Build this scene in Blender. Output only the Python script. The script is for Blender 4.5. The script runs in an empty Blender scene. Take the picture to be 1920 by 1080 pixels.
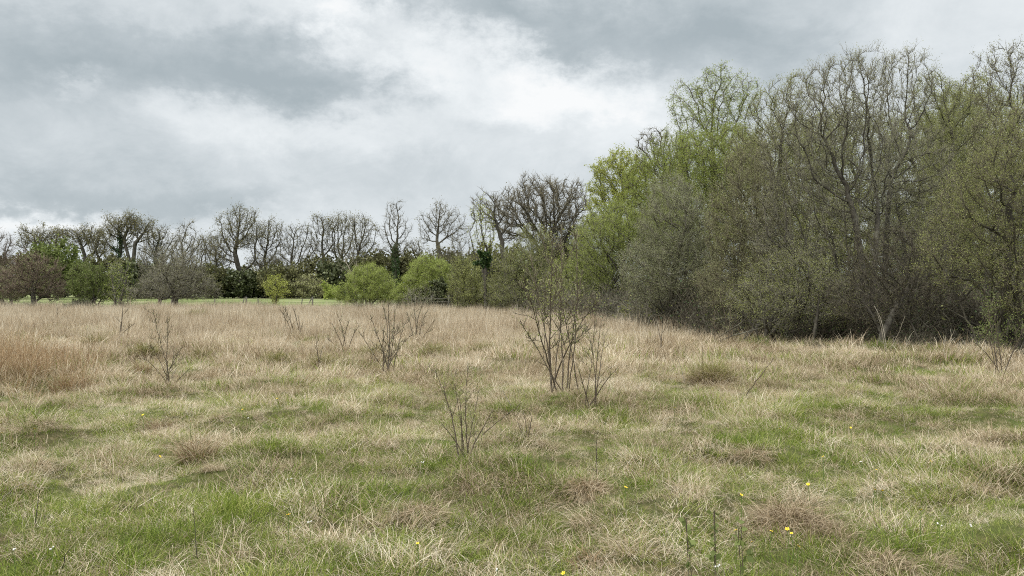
import bpy, math
import numpy as np

# ------------------------------------------------------------ camera / world
S = bpy.context.scene
FPX, HY, CH = 1493.0, 540.0, 1.7          # focal length in photo pixels, horizon row, eye height
cam_d = bpy.data.cameras.new('camera'); cam_d.sensor_width = 36; cam_d.lens = 28
cam_d.clip_start = 0.05; cam_d.clip_end = 6000
cam = bpy.data.objects.new('camera', cam_d); S.collection.objects.link(cam)
cam.location = (0, 0, CH); cam.rotation_euler = (math.radians(90), 0, 0)
S.camera = cam

SUN_EL, SUN_AZ = 44, -125                  # azimuth from +Y, clockwise: behind the left shoulder
W = bpy.data.worlds.new('World'); S.world = W; W.use_nodes = True
NT = W.node_tree; NT.nodes.clear()

class G:
    """tiny node-graph helper"""
    def __init__(s, nt): s.nt = nt
    def n(s, t, **k):
        o = s.nt.nodes.new(t)
        for a, b in k.items(): setattr(o, a, b)
        return o
    def put(s, sock, v):
        if isinstance(v, bpy.types.NodeSocket): s.nt.links.new(v, sock)
        else: sock.default_value = v
    def m(s, op, a, b=None, c=None, clamp=False):
        o = s.n('ShaderNodeMath', operation=op, use_clamp=clamp)
        s.put(o.inputs[0], a)
        if b is not None: s.put(o.inputs[1], b)
        if c is not None: s.put(o.inputs[2], c)
        return o.outputs[0]
    def noise(s, vec, scale, detail=4, rough=.55, dist=0.0):
        o = s.n('ShaderNodeTexNoise'); s.put(o.inputs['Vector'], vec)
        o.inputs['Scale'].default_value = scale; o.inputs['Detail'].default_value = detail
        o.inputs['Roughness'].default_value = rough; o.inputs['Distortion'].default_value = dist
        return o.outputs['Fac']
    def ramp(s, fac, stops):
        o = s.n('ShaderNodeValToRGB'); s.put(o.inputs[0], fac)
        e = o.color_ramp.elements
        while len(e) < len(stops): e.new(.5)
        for el, (p, c) in zip(e, stops): el.position = p; el.color = (*c, 1)
        return o.outputs['Color']
    def mix(s, f, a, b, bt='MIX'):
        o = s.n('ShaderNodeMix', data_type='RGBA', blend_type=bt)
        s.put(o.inputs[0], f)
        s.put(o.inputs[6], a if not isinstance(a, tuple) else (*a, 1)); s.put(o.inputs[7], b if not isinstance(b, tuple) else (*b, 1))
        return o.outputs[2]

g = G(NT)
tc = g.n('ShaderNodeTexCoord'); sep = g.n('ShaderNodeSeparateXYZ'); NT.links.new(tc.outputs['Generated'], sep.inputs[0])
az = g.m('ARCTAN2', sep.outputs[0], sep.outputs[1]); el = g.m('ARCSINE', sep.outputs[2])
cv = g.n('ShaderNodeCombineXYZ'); NT.links.new(az, cv.inputs[0]); g.put(cv.inputs[1], g.m('MULTIPLY', el, 1.5))
warp = g.m('SUBTRACT', g.noise(cv.outputs[0], 6, 9, .66), .5)
off = g.n('ShaderNodeVectorMath', operation='ADD'); NT.links.new(cv.outputs[0], off.inputs[0]); off.inputs[1].default_value = (7.3, 2.1, 0)
warp2 = g.m('SUBTRACT', g.noise(off.outputs[0], 5, 9, .66), .5)
azw = g.m('ADD', az, g.m('MULTIPLY', warp, .34)); elw = g.m('ADD', el, g.m('MULTIPLY', warp2, .20))
# broad cloud masses: photo-independent directions (azimuth, elevation), size, brightness
def pe(px, py): return math.atan((px-960)/FPX), math.atan((HY-py)/FPX*math.cos(math.atan((px-960)/FPX)))
blobs = [  # px, py, sx, sy, amp
 (790,110,75,80,.42),(990,150,150,90,.56),(1130,210,90,50,.22),(600,245,190,40,.32),(390,190,80,34,.24),(160,158,45,22,.36),(150,240,280,50,-.12),
 (520,0,200,30,.22),(660,20,60,40,.42),(1200,180,90,60,.20),(60,420,190,22,.40),(700,395,300,30,.16),(1150,290,150,40,.10),
 (260,105,380,72,-.38),(620,150,200,48,-.34),(60,130,130,50,-.24),(1180,60,210,52,-.44),(1330,120,160,60,-.34),(850,-5,130,50,-.50),(960,50,90,34,-.40),(1060,70,60,40,-.2),
 (140,330,280,42,-.22),(330,385,330,26,-.34),(40,395,160,18,-.16),(1000,245,200,26,-.16),(1650,90,300,90,.10),(1800,40,200,60,.10),(900,300,220,30,-.05)]
acc = g.m('MULTIPLY', g.m('SUBTRACT', g.noise(cv.outputs[0], 3.2, 8, .58, .3), .5), .75)
acc = g.m('ADD', acc, .50)
for px, py, sx, sy, am in blobs:
    a0, e0 = pe(px, py)
    dx = g.m('DIVIDE', g.m('SUBTRACT', azw, a0), sx/FPX*1.15); dy = g.m('DIVIDE', g.m('SUBTRACT', elw, e0), sy/FPX*1.15)
    r2 = g.m('MULTIPLY_ADD', dx, dx, g.m('MULTIPLY', dy, dy))
    acc = g.m('MULTIPLY_ADD', g.m('POWER', 2.71828, g.m('MULTIPLY', r2, -1)), am, acc)
acc = g.m('ADD', acc, g.m('MULTIPLY', g.m('SUBTRACT', g.noise(cv.outputs[0], 8, 9, .68, .5), .5), .55))
acc = g.m('MULTIPLY_ADD', acc, .96, .055)
ccol = g.ramp(acc, [(0.0, (.41,.472,.505)), (.28, (.515,.573,.605)), (.55, (.69,.74,.768)), (.82, (.86,.90,.92)), (1.0, (.97,.985,.99))])
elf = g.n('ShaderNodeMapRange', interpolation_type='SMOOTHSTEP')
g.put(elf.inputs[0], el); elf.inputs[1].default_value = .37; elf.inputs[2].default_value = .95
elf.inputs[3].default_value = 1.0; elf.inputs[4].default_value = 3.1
# sky brightened above the view to light the ground, as overcast is brighter overhead
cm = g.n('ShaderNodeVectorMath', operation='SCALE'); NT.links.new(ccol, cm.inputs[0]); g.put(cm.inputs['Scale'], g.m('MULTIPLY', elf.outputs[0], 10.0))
sky = g.n('ShaderNodeTexSky', sky_type='NISHITA'); sky.sun_disc = False
sky.sun_elevation = math.radians(SUN_EL); sky.sun_rotation = math.radians(SUN_AZ)
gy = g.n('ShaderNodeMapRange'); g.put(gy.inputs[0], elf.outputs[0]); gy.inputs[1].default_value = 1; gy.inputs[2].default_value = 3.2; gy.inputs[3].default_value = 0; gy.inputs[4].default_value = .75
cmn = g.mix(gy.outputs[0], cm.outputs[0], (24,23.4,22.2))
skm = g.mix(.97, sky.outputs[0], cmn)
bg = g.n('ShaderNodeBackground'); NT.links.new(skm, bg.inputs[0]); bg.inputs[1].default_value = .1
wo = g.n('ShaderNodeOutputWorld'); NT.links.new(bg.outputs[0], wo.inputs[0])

sd = bpy.data.lights.new('sun', 'SUN'); sd.energy = 1.5; sd.angle = math.radians(12); sd.color = (1, .95, .87)
sun = bpy.data.objects.new('sun', sd); S.collection.objects.link(sun)
from mathutils import Vector
sv = Vector((math.sin(math.radians(SUN_AZ))*math.cos(math.radians(SUN_EL)), math.cos(math.radians(SUN_AZ))*math.cos(math.radians(SUN_EL)), math.sin(math.radians(SUN_EL))))
sun.rotation_euler = sv.to_track_quat('Z', 'Y').to_euler()
S.view_settings.view_transform = 'Standard'; S.view_settings.look = 'None'; S.view_settings.exposure = 0.0; S.view_settings.gamma = 1
S.cycles.max_bounces = 5; S.cycles.diffuse_bounces = 3; S.cycles.transmission_bounces = 3; S.cycles.glossy_bounces = 1
S.cycles.use_denoising = False; S.cycles.denoiser = 'OPENIMAGEDENOISE'; S.cycles.denoising_prefilter = 'NONE'
S.cycles.sample_clamp_indirect = 4; S.cycles.filter_width = 1.05; S.cycles.pixel_filter_type = 'BLACKMAN_HARRIS'

# ------------------------------------------------------------ helpers
COL = S.collection
def X(px, d): return (px-960)/FPX*d
def Z(py, d): return CH-(py-HY)/FPX*d
def D(py): return CH*FPX/(py-HY)           # distance of a bare-ground point seen in this row

def tag(o, label=None, cat=None, group=None, kind=None):
    if label: o['label'] = label
    if cat: o['category'] = cat
    if group: o['group'] = group
    if kind: o['kind'] = kind
    return o
def empty(name, loc, label, cat, group=None, rz=0):
    o = bpy.data.objects.new(name, None); o.location = loc; o.rotation_euler = (0,0,rz); o.empty_display_size = .2
    COL.objects.link(o); return tag(o, label, cat, group)

def vnoise(x, y, seed=0):
    x = np.asarray(x, float); y = np.asarray(y, float)
    xi = np.floor(x).astype(np.int64); yi = np.floor(y).astype(np.int64); fx = x-xi; fy = y-yi
    fx = fx*fx*(3-2*fx); fy = fy*fy*(3-2*fy)
    def h(a, b):
        n = (a*374761393 + b*668265263 + seed*1442695041) & 0xffffffff
        n = ((n ^ (n >> 13))*1274126177) & 0xffffffff
        return ((n ^ (n >> 16)) & 0xffff)/65535.0
    return (h(xi,yi)*(1-fx)+h(xi+1,yi)*fx)*(1-fy)+(h(xi,yi+1)*(1-fx)+h(xi+1,yi+1)*fx)*fy
def fbm(x, y, s, oc=4, seed=0):
    v = 0; a = .5; x = np.asarray(x)/s; y = np.asarray(y)/s
    for k in range(oc): v = v+a*vnoise(x, y, seed+k*17); a *= .5; x = x*2.03+3.1; y = y*2.03+1.7
    return v/(1-.5**oc)
def ground_h(x, y):
    x = np.asarray(x, float); y = np.asarray(y, float)
    fade = np.clip((75-y)/30, 0, 1)
    t = np.clip((fbm(x, y, .9, 2, 5)-.45)*3, 0, 1)          # tussocky humps
    h = .22*(fbm(x, y, 9, 3, 9)-.5) + .16*(fbm(x, y, 1.6, 3, 2)-.5) + .13*t*np.clip((40-y)/20, 0, 1)
    return h*fade - .05*fade

def mk(name, V, faces, mats, parent=None, mi=None, rnd=None, smooth=False, link=True):
    """faces: list of (F,k) int arrays; mi: material index per list entry"""
    me = bpy.data.meshes.new(name)
    V = np.ascontiguousarray(V, np.float32); me.vertices.add(len(V)); me.vertices.foreach_set('co', V.ravel())
    faces = [f for f in faces if len(f)]
    nl = sum(f.size for f in faces); nf = sum(len(f) for f in faces)
    me.loops.add(nl); me.loops.foreach_set('vertex_index', np.concatenate([f.ravel() for f in faces]).astype(np.int32))
    cnt = np.concatenate([np.full(len(f), f.shape[1]) for f in faces]); st = np.concatenate([[0], np.cumsum(cnt)[:-1]])
    me.polygons.add(nf); me.polygons.foreach_set('loop_start', st.astype(np.int32))
    if mi is not None:
        me.polygons.foreach_set('material_index', np.concatenate([np.full(len(f), m) for f, m in zip(faces, mi)]).astype(np.int32))
    if smooth: me.polygons.foreach_set('use_smooth', np.ones(nf, bool))
    for m in (mats if isinstance(mats, (list, tuple)) else [mats]): me.materials.append(m)
    if rnd is not None:
        a = me.attributes.new('rnd', 'FLOAT', 'POINT'); a.data.foreach_set('value', np.ascontiguousarray(rnd, np.float32))
    me.update(calc_edges=True)
    o = bpy.data.objects.new(name, me)
    if link: COL.objects.link(o)
    if parent: o.parent = parent
    return o

def nrm(v): return v/np.maximum(np.linalg.norm(v, axis=-1, keepdims=True), 1e-9)
REF = nrm(np.array([.83, .31, .17]))
def frame(d):
    u = nrm(np.cross(d, REF)); return u, np.cross(d, u)
def rings(P, d, r, k):
    u, v = frame(d); a = np.arange(k)*2*math.pi/k
    return P[:,None]+r[:,None,None]*(np.cos(a)[None,:,None]*u[:,None]+np.sin(a)[None,:,None]*v[:,None])

def colonize(stems, A, step, dk, R, trop=(0,0,.1), jit=.25, iters=400, cap=9000, maxch=3, inert=.55):
    P = np.zeros((cap,3)); par = np.full(cap, -1); n = 0
    for s in stems:
        for j, p in enumerate(s):
            P[n] = p; par[n] = -1 if j == 0 else n-1; n += 1
    nst = n
    ch = np.zeros(cap, int); ld = np.zeros((cap,3))
    nd = np.full(len(A), 1e9); ni = np.zeros(len(A), int)
    def upd(a, b):
        nonlocal nd, ni
        for c in range(a, b, 400):
            e = min(b, c+400)
            dd = ((A[:,None]-P[None,c:e])**2).sum(-1); j = dd.argmin(1); m = dd[np.arange(len(A)), j]
            w = m < nd; nd[w] = m[w]; ni[w] = j[w]+c
    # only the upper part of a stem may branch
    free = []
    q = 0
    for s in stems:
        free += list(range(q+int(len(s)*.45), q+len(s))); q += len(s)
    Pf = P[free]
    dd = ((A[:,None]-Pf[None])**2).sum(-1); j = dd.argmin(1); nd = dd[np.arange(len(A)), j]; ni = np.array(free)[j]
    trop = np.array(trop)
    for it in range(iters):
        keep = nd > dk*dk; A = A[keep]; nd = nd[keep]; ni = ni[keep]
        if not len(A) or n > cap-2000: break
        D_ = nrm(A-P[ni]); uq, inv = np.unique(ni, return_inverse=True)
        acc = np.zeros((len(uq),3)); np.add.at(acc, inv, D_)
        dp = np.where(par[uq,None] >= 0, nrm(P[uq]-P[np.maximum(par[uq], 0)]), 0)
        d = nrm(nrm(acc)+inert*dp*(ch[uq] == 0)[:,None]+.25*dp+trop+R.normal(0, jit, acc.shape))
        ok = (ch[uq] < maxch) & ((d*ld[uq]).sum(1) < .9) & ((d*dp).sum(1) > -.05)
        if not ok.any():
            break
        uq = uq[ok]; d = d[ok]; k = len(uq)
        if n+k >= cap: break
        P[n:n+k] = P[uq]+d*step*R.uniform(.8, 1.15, (k,1)); par[n:n+k] = uq; ch[uq] += 1; ld[uq] = d
        upd(n, n+k); n += k
    return P[:n], par[:n]

def sapling_graph(tips, R, step, rb, rt, side=.3, t0=.15, pb=.75, spread=.05, wob=.09):
    """stems to the given tips with tapering side branches; returns points, parents, radii"""
    P = []; par = []; rad = []
    def grow(p0, parent, d, L, lvl, r0):
        n = max(2, int(L/step)); p = p0; pi = parent; ga = R.uniform(0, 6.28)
        for j in range(n):
            t = (j+1)/n; d = nrm(d+R.normal(0, wob*(1.2+lvl*.7), 3)+np.array([0,0,.07])); p = p+d*(L/n)
            rr = max(rt*.5, r0*(1-t*.8)); P.append(p); par.append(pi); rad.append(rr); pi = len(P)-1
            if lvl < 3 and t < .9 and R.uniform() < pb and L*(1-t*.6)*.5 > step*.6:
                ga += 2.4; u, v = frame(d[None]); q = math.cos(ga)*u[0]+math.sin(ga)*v[0]
                grow(p, pi, nrm(d*.8+q*R.uniform(.4,.8)), L*(1-t*.6)*R.uniform(.3,.65), lvl+1, rr*.65)
    for T in tips:
        b = np.array([R.normal(0, spread), R.normal(0, spread), -.05]); H = np.linalg.norm(T-b); mid = b+(T-b)*np.array([.40,.40,.55])+R.normal(0,.04,3)*H
        n = max(4, int(H/step)); t = np.linspace(0,1,n)[:,None]; q = b*(1-t)**2+2*mid*t*(1-t)+T*t*t
        rw = np.cumsum(R.normal(0, wob*step*.7, q.shape), 0); rw -= t*rw[-1]; q = q+rw
        pi = -1; ga = R.uniform(0, 6.28); rs = rb*R.uniform(.6, 1.1)
        for j in range(n):
            tt = j/n; rr = max(rt*.8, rs*(1-tt)**.65)
            P.append(q[j]); par.append(pi); rad.append(rr); pi = len(P)-1
            if tt > t0 and R.uniform() < pb and j < n-1:
                d = nrm(q[j+1]-q[j]); ga += 2.4; u, v = frame(d[None]); w = math.cos(ga)*u[0]+math.sin(ga)*v[0]
                grow(q[j], pi, nrm(d*.75+w*R.uniform(.45,.85)), H*side*(1.1-tt*.8)*R.uniform(.4,1), 1, rr*.55)
    return np.array(P), np.array(par), np.array(rad)
def radii(P, par, rt, rb):
    n = len(P); kids = np.zeros(n, int); np.add.at(kids, par[par >= 0], 1)
    s = np.where(kids == 0, 1.0, 0.0)
    for i in range(n-1, -1, -1):
        if par[i] >= 0: s[par[i]] += s[i]
    e = math.log(max(4, s.max()))/math.log(rb/rt)
    return rt*np.maximum(s, 1)**(1/e)

def tubes(P, par, r, k=5):
    n = len(P); d = np.zeros((n,3)); c = par >= 0
    d[c] = nrm(P[c]-P[par[c]])
    main = np.full(n, -1)
    for i in range(n):
        p = par[i]
        if p >= 0 and (main[p] < 0 or r[i] > r[main[p]]): main[p] = i
    ro = np.where(~c)[0]; d[ro] = [d[main[i]] if main[i] >= 0 else (0,0,1) for i in ro]
    ring = rings(P, d, r, k).reshape(-1,3); V = [ring]
    ism = np.zeros(n, bool); ism[main[main >= 0]] = True
    a = np.arange(k); b = (a+1) % k; F = []
    I = np.where(c & ism)[0]; pi = par[I]
    def q(s, e): return np.stack([s[:,None]+a, s[:,None]+b, e[:,None]+b, e[:,None]+a], -1).reshape(-1,4)
    F.append(q(pi*k, I*k))
    J = np.where(c & ~ism)[0]
    if len(J):
        V.append(rings(P[par[J]], d[J], np.minimum(r[J]*1.25, r[par[J]]), k).reshape(-1,3))
        F.append(q(n*k+np.arange(len(J))*k, J*k))
    return np.concatenate(V), [np.concatenate(F)], d

def twigs(B, d, L, r0, R, bend=.35, up=0.0, nseg=2):
    """thin 3-sided tapering twigs; returns verts, quads, tris, node positions and directions"""
    n = len(B); pos = [B]; dirs = []
    for s in range(nseg):
        d = nrm(d+R.normal(0, bend, d.shape)+np.array([0,0,up])); dirs.append(d)
        pos.append(pos[-1]+d*(L/nseg)[:,None])
    V = [rings(pos[0], dirs[0], r0, 3)]
    for s in range(1, nseg): V.append(rings(pos[s], dirs[s], r0*(1-s/nseg*.6), 3))
    V = np.concatenate([v.reshape(n,3,3) for v in V]+[pos[-1][:,None]], axis=1)   # n,(3*nseg+1),3
    k = 3*nseg+1; o = np.arange(n)*k; F4 = []
    for s in range(nseg-1):
        for j in range(3):
            a, b = s*3+j, s*3+(j+1) % 3; F4.append(np.stack([o+a, o+b, o+b+3, o+a+3], -1))
    F3 = []
    for j in range(3): F3.append(np.stack([o+(nseg-1)*3+j, o+(nseg-1)*3+(j+1) % 3, o+3*nseg], -1))
    return V.reshape(-1,3), (np.concatenate(F4) if F4 else np.zeros((0,4), int)), np.concatenate(F3), pos, dirs

def leaves(P, size, R, asp=.5, droop=0.0, d=None):
    n = len(P); a = R.normal(0, 1, (n,3)); 
    if d is not None: a = a*.6+d
    a[:,2] -= droop; a = nrm(a); s = nrm(np.cross(a, R.normal(0,1,(n,3)))); L = size*R.uniform(.6,1.3,n)[:,None]
    nn = np.cross(a, s)
    V = np.stack([P, P+a*L*.5+s*L*asp*.5+nn*L*.08, P+a*L, P+a*L*.5-s*L*asp*.5+nn*L*.08], 1).reshape(-1,3)
    F = np.arange(n*4).reshape(-1,4)
    return V, F

# ------------------------------------------------------------ materials
def leafmat(name, stops, trans=.35, rough=.6, patch=.25, tint=False, noise_scale=.35, rc=1.0):
    m = bpy.data.materials.new(name); m.use_nodes = True; nt = m.node_tree; nt.nodes.clear(); g = G(nt)
    at = g.n('ShaderNodeAttribute', attribute_name='rnd')
    f = at.outputs['Fac']
    if rc < 1: f = g.m('MULTIPLY_ADD', f, rc, .5-.5*rc)
    geo = g.n('ShaderNodeNewGeometry')
    nz = g.noise(geo.outputs['Position'], noise_scale, 3, .6)
    f = g.m('ADD', f, g.m('MULTIPLY', g.m('SUBTRACT', nz, .5), patch*2))
    if tint:
        ai = g.n('ShaderNodeAttribute', attribute_name='tint', attribute_type='INSTANCER')
        f = g.m('ADD', f, g.m('MULTIPLY', g.m('SUBTRACT', ai.outputs['Fac'], .5), .5))
    c = g.ramp(f, stops)
    p = g.n('ShaderNodeBsdfPrincipled'); nt.links.new(c, p.inputs['Base Color']); p.inputs['Roughness'].default_value = rough
    p.inputs['Specular IOR Level'].default_value = .3
    t = g.n('ShaderNodeBsdfTranslucent'); nt.links.new(c, t.inputs[0])
    mx = g.n('ShaderNodeMixShader'); mx.inputs[0].default_value = trans
    nt.links.new(p.outputs[0], mx.inputs[1]); nt.links.new(t.outputs[0], mx.inputs[2])
    o = g.n('ShaderNodeOutputMaterial'); nt.links.new(mx.outputs[0], o.inputs[0]); return m
def barkmat(name, c1, c2, pale, pa=.5, scale=3):
    m = bpy.data.materials.new(name); m.use_nodes = True; nt = m.node_tree; nt.nodes.clear(); g = G(nt)
    geo = g.n('ShaderNodeNewGeometry')
    a = g.noise(geo.outputs['Position'], scale*4, 4, .65); b = g.noise(geo.outputs['Position'], scale, 5, .7)
    c = g.mix(g.m('MULTIPLY_ADD', a, 2.4, -.7, clamp=True), c1, c2)
    c = g.mix(g.m('MULTIPLY', g.m('MULTIPLY_ADD', b, 6, -3.2, clamp=True), pa), c, pale)
    p = g.n('ShaderNodeBsdfPrincipled'); nt.links.new(c, p.inputs['Base Color']); p.inputs['Roughness'].default_value = .85
    p.inputs['Specular IOR Level'].default_value = .2
    bp = g.n('ShaderNodeBump'); bp.inputs['Strength'].default_value = .5; bp.inputs['Distance'].default_value = .02
    nt.links.new(a, bp.inputs['Height']); nt.links.new(bp.outputs[0], p.inputs['Normal'])
    o = g.n('ShaderNodeOutputMaterial'); nt.links.new(p.outputs[0], o.inputs[0]); return m

M = {}
M['bark_dark'] = barkmat('dark bark', (.045,.040,.032), (.11,.10,.08), (.22,.22,.17), .5, 2)
M['bark_oak'] = barkmat('oak bark', (.05,.045,.036), (.11,.10,.08), (.20,.20,.15), .5, .8)
M['bark_lichen'] = barkmat('lichen bark', (.055,.05,.038), (.13,.12,.09), (.36,.36,.29), .75, 1.6)
M['bark_limb'] = barkmat('lichen covered limbs', (.05,.045,.033), (.11,.10,.075), (.24,.24,.19), .7, 1.3)
M['bark_brown'] = barkmat('brown stem bark', (.055,.043,.031), (.155,.122,.088), (.38,.34,.27), .6, 12)
M['bark_pale'] = barkmat('pale dead wood', (.25,.22,.17), (.42,.38,.30), (.5,.47,.4), .5, 8)
M['twig_grey'] = leafmat('grey twigs', [(0,(.12,.112,.08)),(.5,(.20,.187,.14)),(1,(.32,.305,.235))], .0, .8)
M['twig_brown'] = leafmat('brown twigs', [(0,(.10,.085,.055)),(.5,(.17,.15,.10)),(1,(.27,.245,.17))], .0, .8)
M['twig_oak'] = leafmat('oak twigs', [(0,(.085,.078,.056)),(.5,(.13,.12,.085)),(1,(.19,.175,.125))], .0, .8)
M['twig_dark'] = leafmat('dark shaded twigs', [(0,(.045,.038,.028)),(.5,(.085,.072,.05)),(1,(.17,.15,.105))], .0, .8)  # shade at the foot of the wood is put into this colour
M['twig_red'] = leafmat('reddish twigs', [(0,(.10,.068,.05)),(.5,(.165,.12,.09)),(1,(.23,.175,.14))], .0, .8)
M['leaf_oak'] = leafmat('opening oak buds', [(0,(.15,.135,.06)),(.5,(.22,.205,.085)),(1,(.30,.285,.12))], .35)
M['leaf_olive'] = leafmat('olive young leaves', [(0,(.17,.185,.055)),(.5,(.30,.325,.105)),(1,(.45,.47,.20))], .35)
M['leaf_brownolive'] = leafmat('brown olive buds', [(0,(.17,.17,.07)),(.5,(.30,.305,.135)),(1,(.45,.46,.25))], .3)
M['leaf_grey'] = leafmat('grey green young leaves', [(0,(.17,.18,.085)),(.5,(.29,.31,.155)),(1,(.43,.45,.26))], .35)
M['leaf_green'] = leafmat('green spring leaves', [(0,(.18,.225,.045)),(.5,(.32,.385,.08)),(1,(.47,.53,.15))], .4)
M['leaf_mid'] = leafmat('dull spring leaves', [(0,(.09,.12,.03)),(.5,(.16,.20,.055)),(1,(.26,.31,.10))], .35)
M['leaf_bright'] = leafmat('bright spring leaves', [(0,(.21,.26,.05)),(.5,(.36,.43,.105)),(1,(.52,.58,.20))], .4)
M['leaf_lime'] = leafmat('yellow green leaves', [(0,(.26,.29,.05)),(.5,(.40,.44,.09)),(1,(.55,.58,.19))], .4)
M['leaf_dark'] = leafmat('dark evergreen leaves', [(0,(.045,.06,.025)),(.5,(.09,.105,.045)),(1,(.15,.17,.075))], .1, .4)
M['leaf_ivy'] = leafmat('ivy leaves', [(0,(.02,.045,.012)),(.5,(.045,.085,.025)),(1,(.09,.15,.045))], .15, .4)
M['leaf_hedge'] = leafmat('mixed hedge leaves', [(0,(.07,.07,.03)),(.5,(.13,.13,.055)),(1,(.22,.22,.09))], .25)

# ------------------------------------------------------------ grass & ground
STRAW = [(0,(.17,.12,.065)),(.25,(.36,.28,.165)),(.55,(.57,.465,.32)),(.8,(.71,.61,.45)),(1,(.86,.78,.62))]
GREENS = [(0,(.085,.12,.017)),(.4,(.175,.25,.032)),(.7,(.29,.365,.055)),(1,(.52,.52,.19))]
M['straw'] = leafmat('dead straw grass', STRAW, .3, .55, .20, True, 1.6, .9)
M['green'] = leafmat('green meadow grass', GREENS, .4, .5, .24, True, 1.4, .9)
M['reed'] = leafmat('tall dead moor grass', [(0,(.27,.195,.12)),(.3,(.46,.37,.255)),(.65,(.65,.56,.415)),(1,(.82,.75,.61))], .3, .6, .3, True, .6, .75)
M['rust'] = leafmat('rusty dead sedge', [(0,(.22,.135,.065)),(.5,(.41,.28,.155)),(1,(.62,.49,.31))], .25, .6, .1, True, .8)
M['sedge'] = leafmat('olive tussock sedge', [(0,(.14,.14,.035)),(.5,(.27,.26,.075)),(1,(.52,.45,.22))], .3, .5, .1, True, .8)

def blades(n, rad, L, w, R, lean=(.1,.5), curl=(.3,1.2), nseg=3, head=None, hs=3.0, sink=.03, origin_bias=1.0):
    a = R.uniform(0, 2*math.pi, n); rr = rad*R.uniform(0,1,n)**(.5*origin_bias)
    B = np.stack([rr*np.cos(a), rr*np.sin(a), np.full(n, -sink)], 1)
    if head is None: hd = a+R.normal(0, .9, n)
    else: hd = head+R.normal(0, hs, n)
    th = R.uniform(*lean, n); ku = R.uniform(*curl, n); Ls = L*R.uniform(.55, 1.15, n); ww = w*R.uniform(.6, 1.3, n)
    wob = R.normal(0, .35, n)
    side0 = hd+math.pi/2+R.normal(0, .7, n)
    pos = B; V = []
    for s in range(nseg+1):
        t = s/nseg; wd = ww*(1-t**1.6)*.5 if s < nseg else None
        h2 = hd+wob*t*2
        sd_ = np.stack([np.cos(side0), np.sin(side0), np.zeros(n)], 1)
        if s < nseg: V += [pos-sd_*wd[:,None], pos+sd_*wd[:,None]]
        else: V += [pos]
        ang = th+ku*(s+.5)/nseg
        pos = pos+np.stack([np.sin(ang)*np.cos(h2), np.sin(ang)*np.sin(h2), np.cos(ang)], 1)*(Ls/nseg)[:,None]
    V = np.stack(V, 1); k = 2*nseg+1; o = np.arange(n)*k
    F4 = [np.stack([o+2*s, o+2*s+1, o+2*s+3, o+2*s+2], -1) for s in range(nseg-1)]
    F3 = np.stack([o+2*nseg-2, o+2*nseg-1, o+2*nseg], -1)
    rnd = np.repeat(R.uniform(0, 1, n), k)
    return V.reshape(-1,3), np.concatenate(F4), F3, rnd
def merge(parts, mats, name, parent=None, link=True):
    """parts: list of (V,F4,F3,rnd,matindex)"""
    Vs = []; Fs = []; mi = []; rn = []; o = 0
    for V, F4, F3, rnd, m in parts:
        Vs.append(V); rn.append(rnd)
        if len(F4): Fs.append(F4+o); mi.append(m)
        if len(F3): Fs.append(F3+o); mi.append(m)
        o += len(V)
    return mk(name, np.concatenate(Vs), Fs, mats, parent, mi, np.concatenate(rn), link=link)

def src(name, variants):
    c = bpy.data.collections.new(name)
    for i, o in enumerate(variants): c.objects.link(o)
    return c
def scatter(name, pts, rotz, tilt, scl, tint, idx, coll, label, cat, mat):
    me = bpy.data.meshes.new(name); n = len(pts); me.vertices.add(n)
    me.vertices.foreach_set('co', np.ascontiguousarray(pts, np.float32).ravel())
    ev = np.stack([tilt*np.cos(rotz*3.7), tilt*np.sin(rotz*3.7), rotz], 1)
    a = me.attributes.new('rot', 'FLOAT_VECTOR', 'POINT'); a.data.foreach_set('vector', np.ascontiguousarray(ev, np.float32).ravel())
    a = me.attributes.new('scl', 'FLOAT_VECTOR', 'POINT'); a.data.foreach_set('vector', np.ascontiguousarray(scl, np.float32).ravel())
    a = me.attributes.new('tint', 'FLOAT', 'POINT'); a.data.foreach_set('value', np.ascontiguousarray(tint, np.float32))
    a = me.attributes.new('idx', 'INT', 'POINT'); a.data.foreach_set('value', np.ascontiguousarray(idx, np.int32))
    me.materials.append(mat)
    o = bpy.data.objects.new(name, me); COL.objects.link(o); tag(o, label, cat, kind='stuff')
    ng = bpy.data.node_groups.new(name, 'GeometryNodeTree')
    ng.interface.new_socket('Geometry', in_out='INPUT', socket_type='NodeSocketGeometry')
    ng.interface.new_socket('Geometry', in_out='OUTPUT', socket_type='NodeSocketGeometry')
    N = ng.nodes.new; l = ng.links.new
    gi = N('NodeGroupInput'); go = N('NodeGroupOutput'); ip = N('GeometryNodeInstanceOnPoints'); ci = N('GeometryNodeCollectionInfo')
    ci.inputs['Collection'].default_value = coll; ci.inputs['Separate Children'].default_value = True; ci.inputs['Reset Children'].default_value = True
    m2p = N('GeometryNodeMeshToPoints'); l(gi.outputs[0], m2p.inputs['Mesh']); l(m2p.outputs[0], ip.inputs['Points'])
    l(ci.outputs[0], ip.inputs['Instance']); ip.inputs['Pick Instance'].default_value = True
    def at(nm, ty):
        q = N('GeometryNodeInputNamedAttribute'); q.data_type = ty; q.inputs[0].default_value = nm
        return q.outputs['Attribute']
    l(at('idx', 'INT'), ip.inputs['Instance Index']); l(at('scl', 'FLOAT_VECTOR'), ip.inputs['Scale'])
    e2r = N('FunctionNodeEulerToRotation'); l(at('rot', 'FLOAT_VECTOR'), e2r.inputs[0]); l(e2r.outputs[0], ip.inputs['Rotation'])
    l(ip.outputs[0], go.inputs[0])
    md = o.modifiers.new('instances', 'NODES'); md.node_group = ng
    return o

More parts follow.
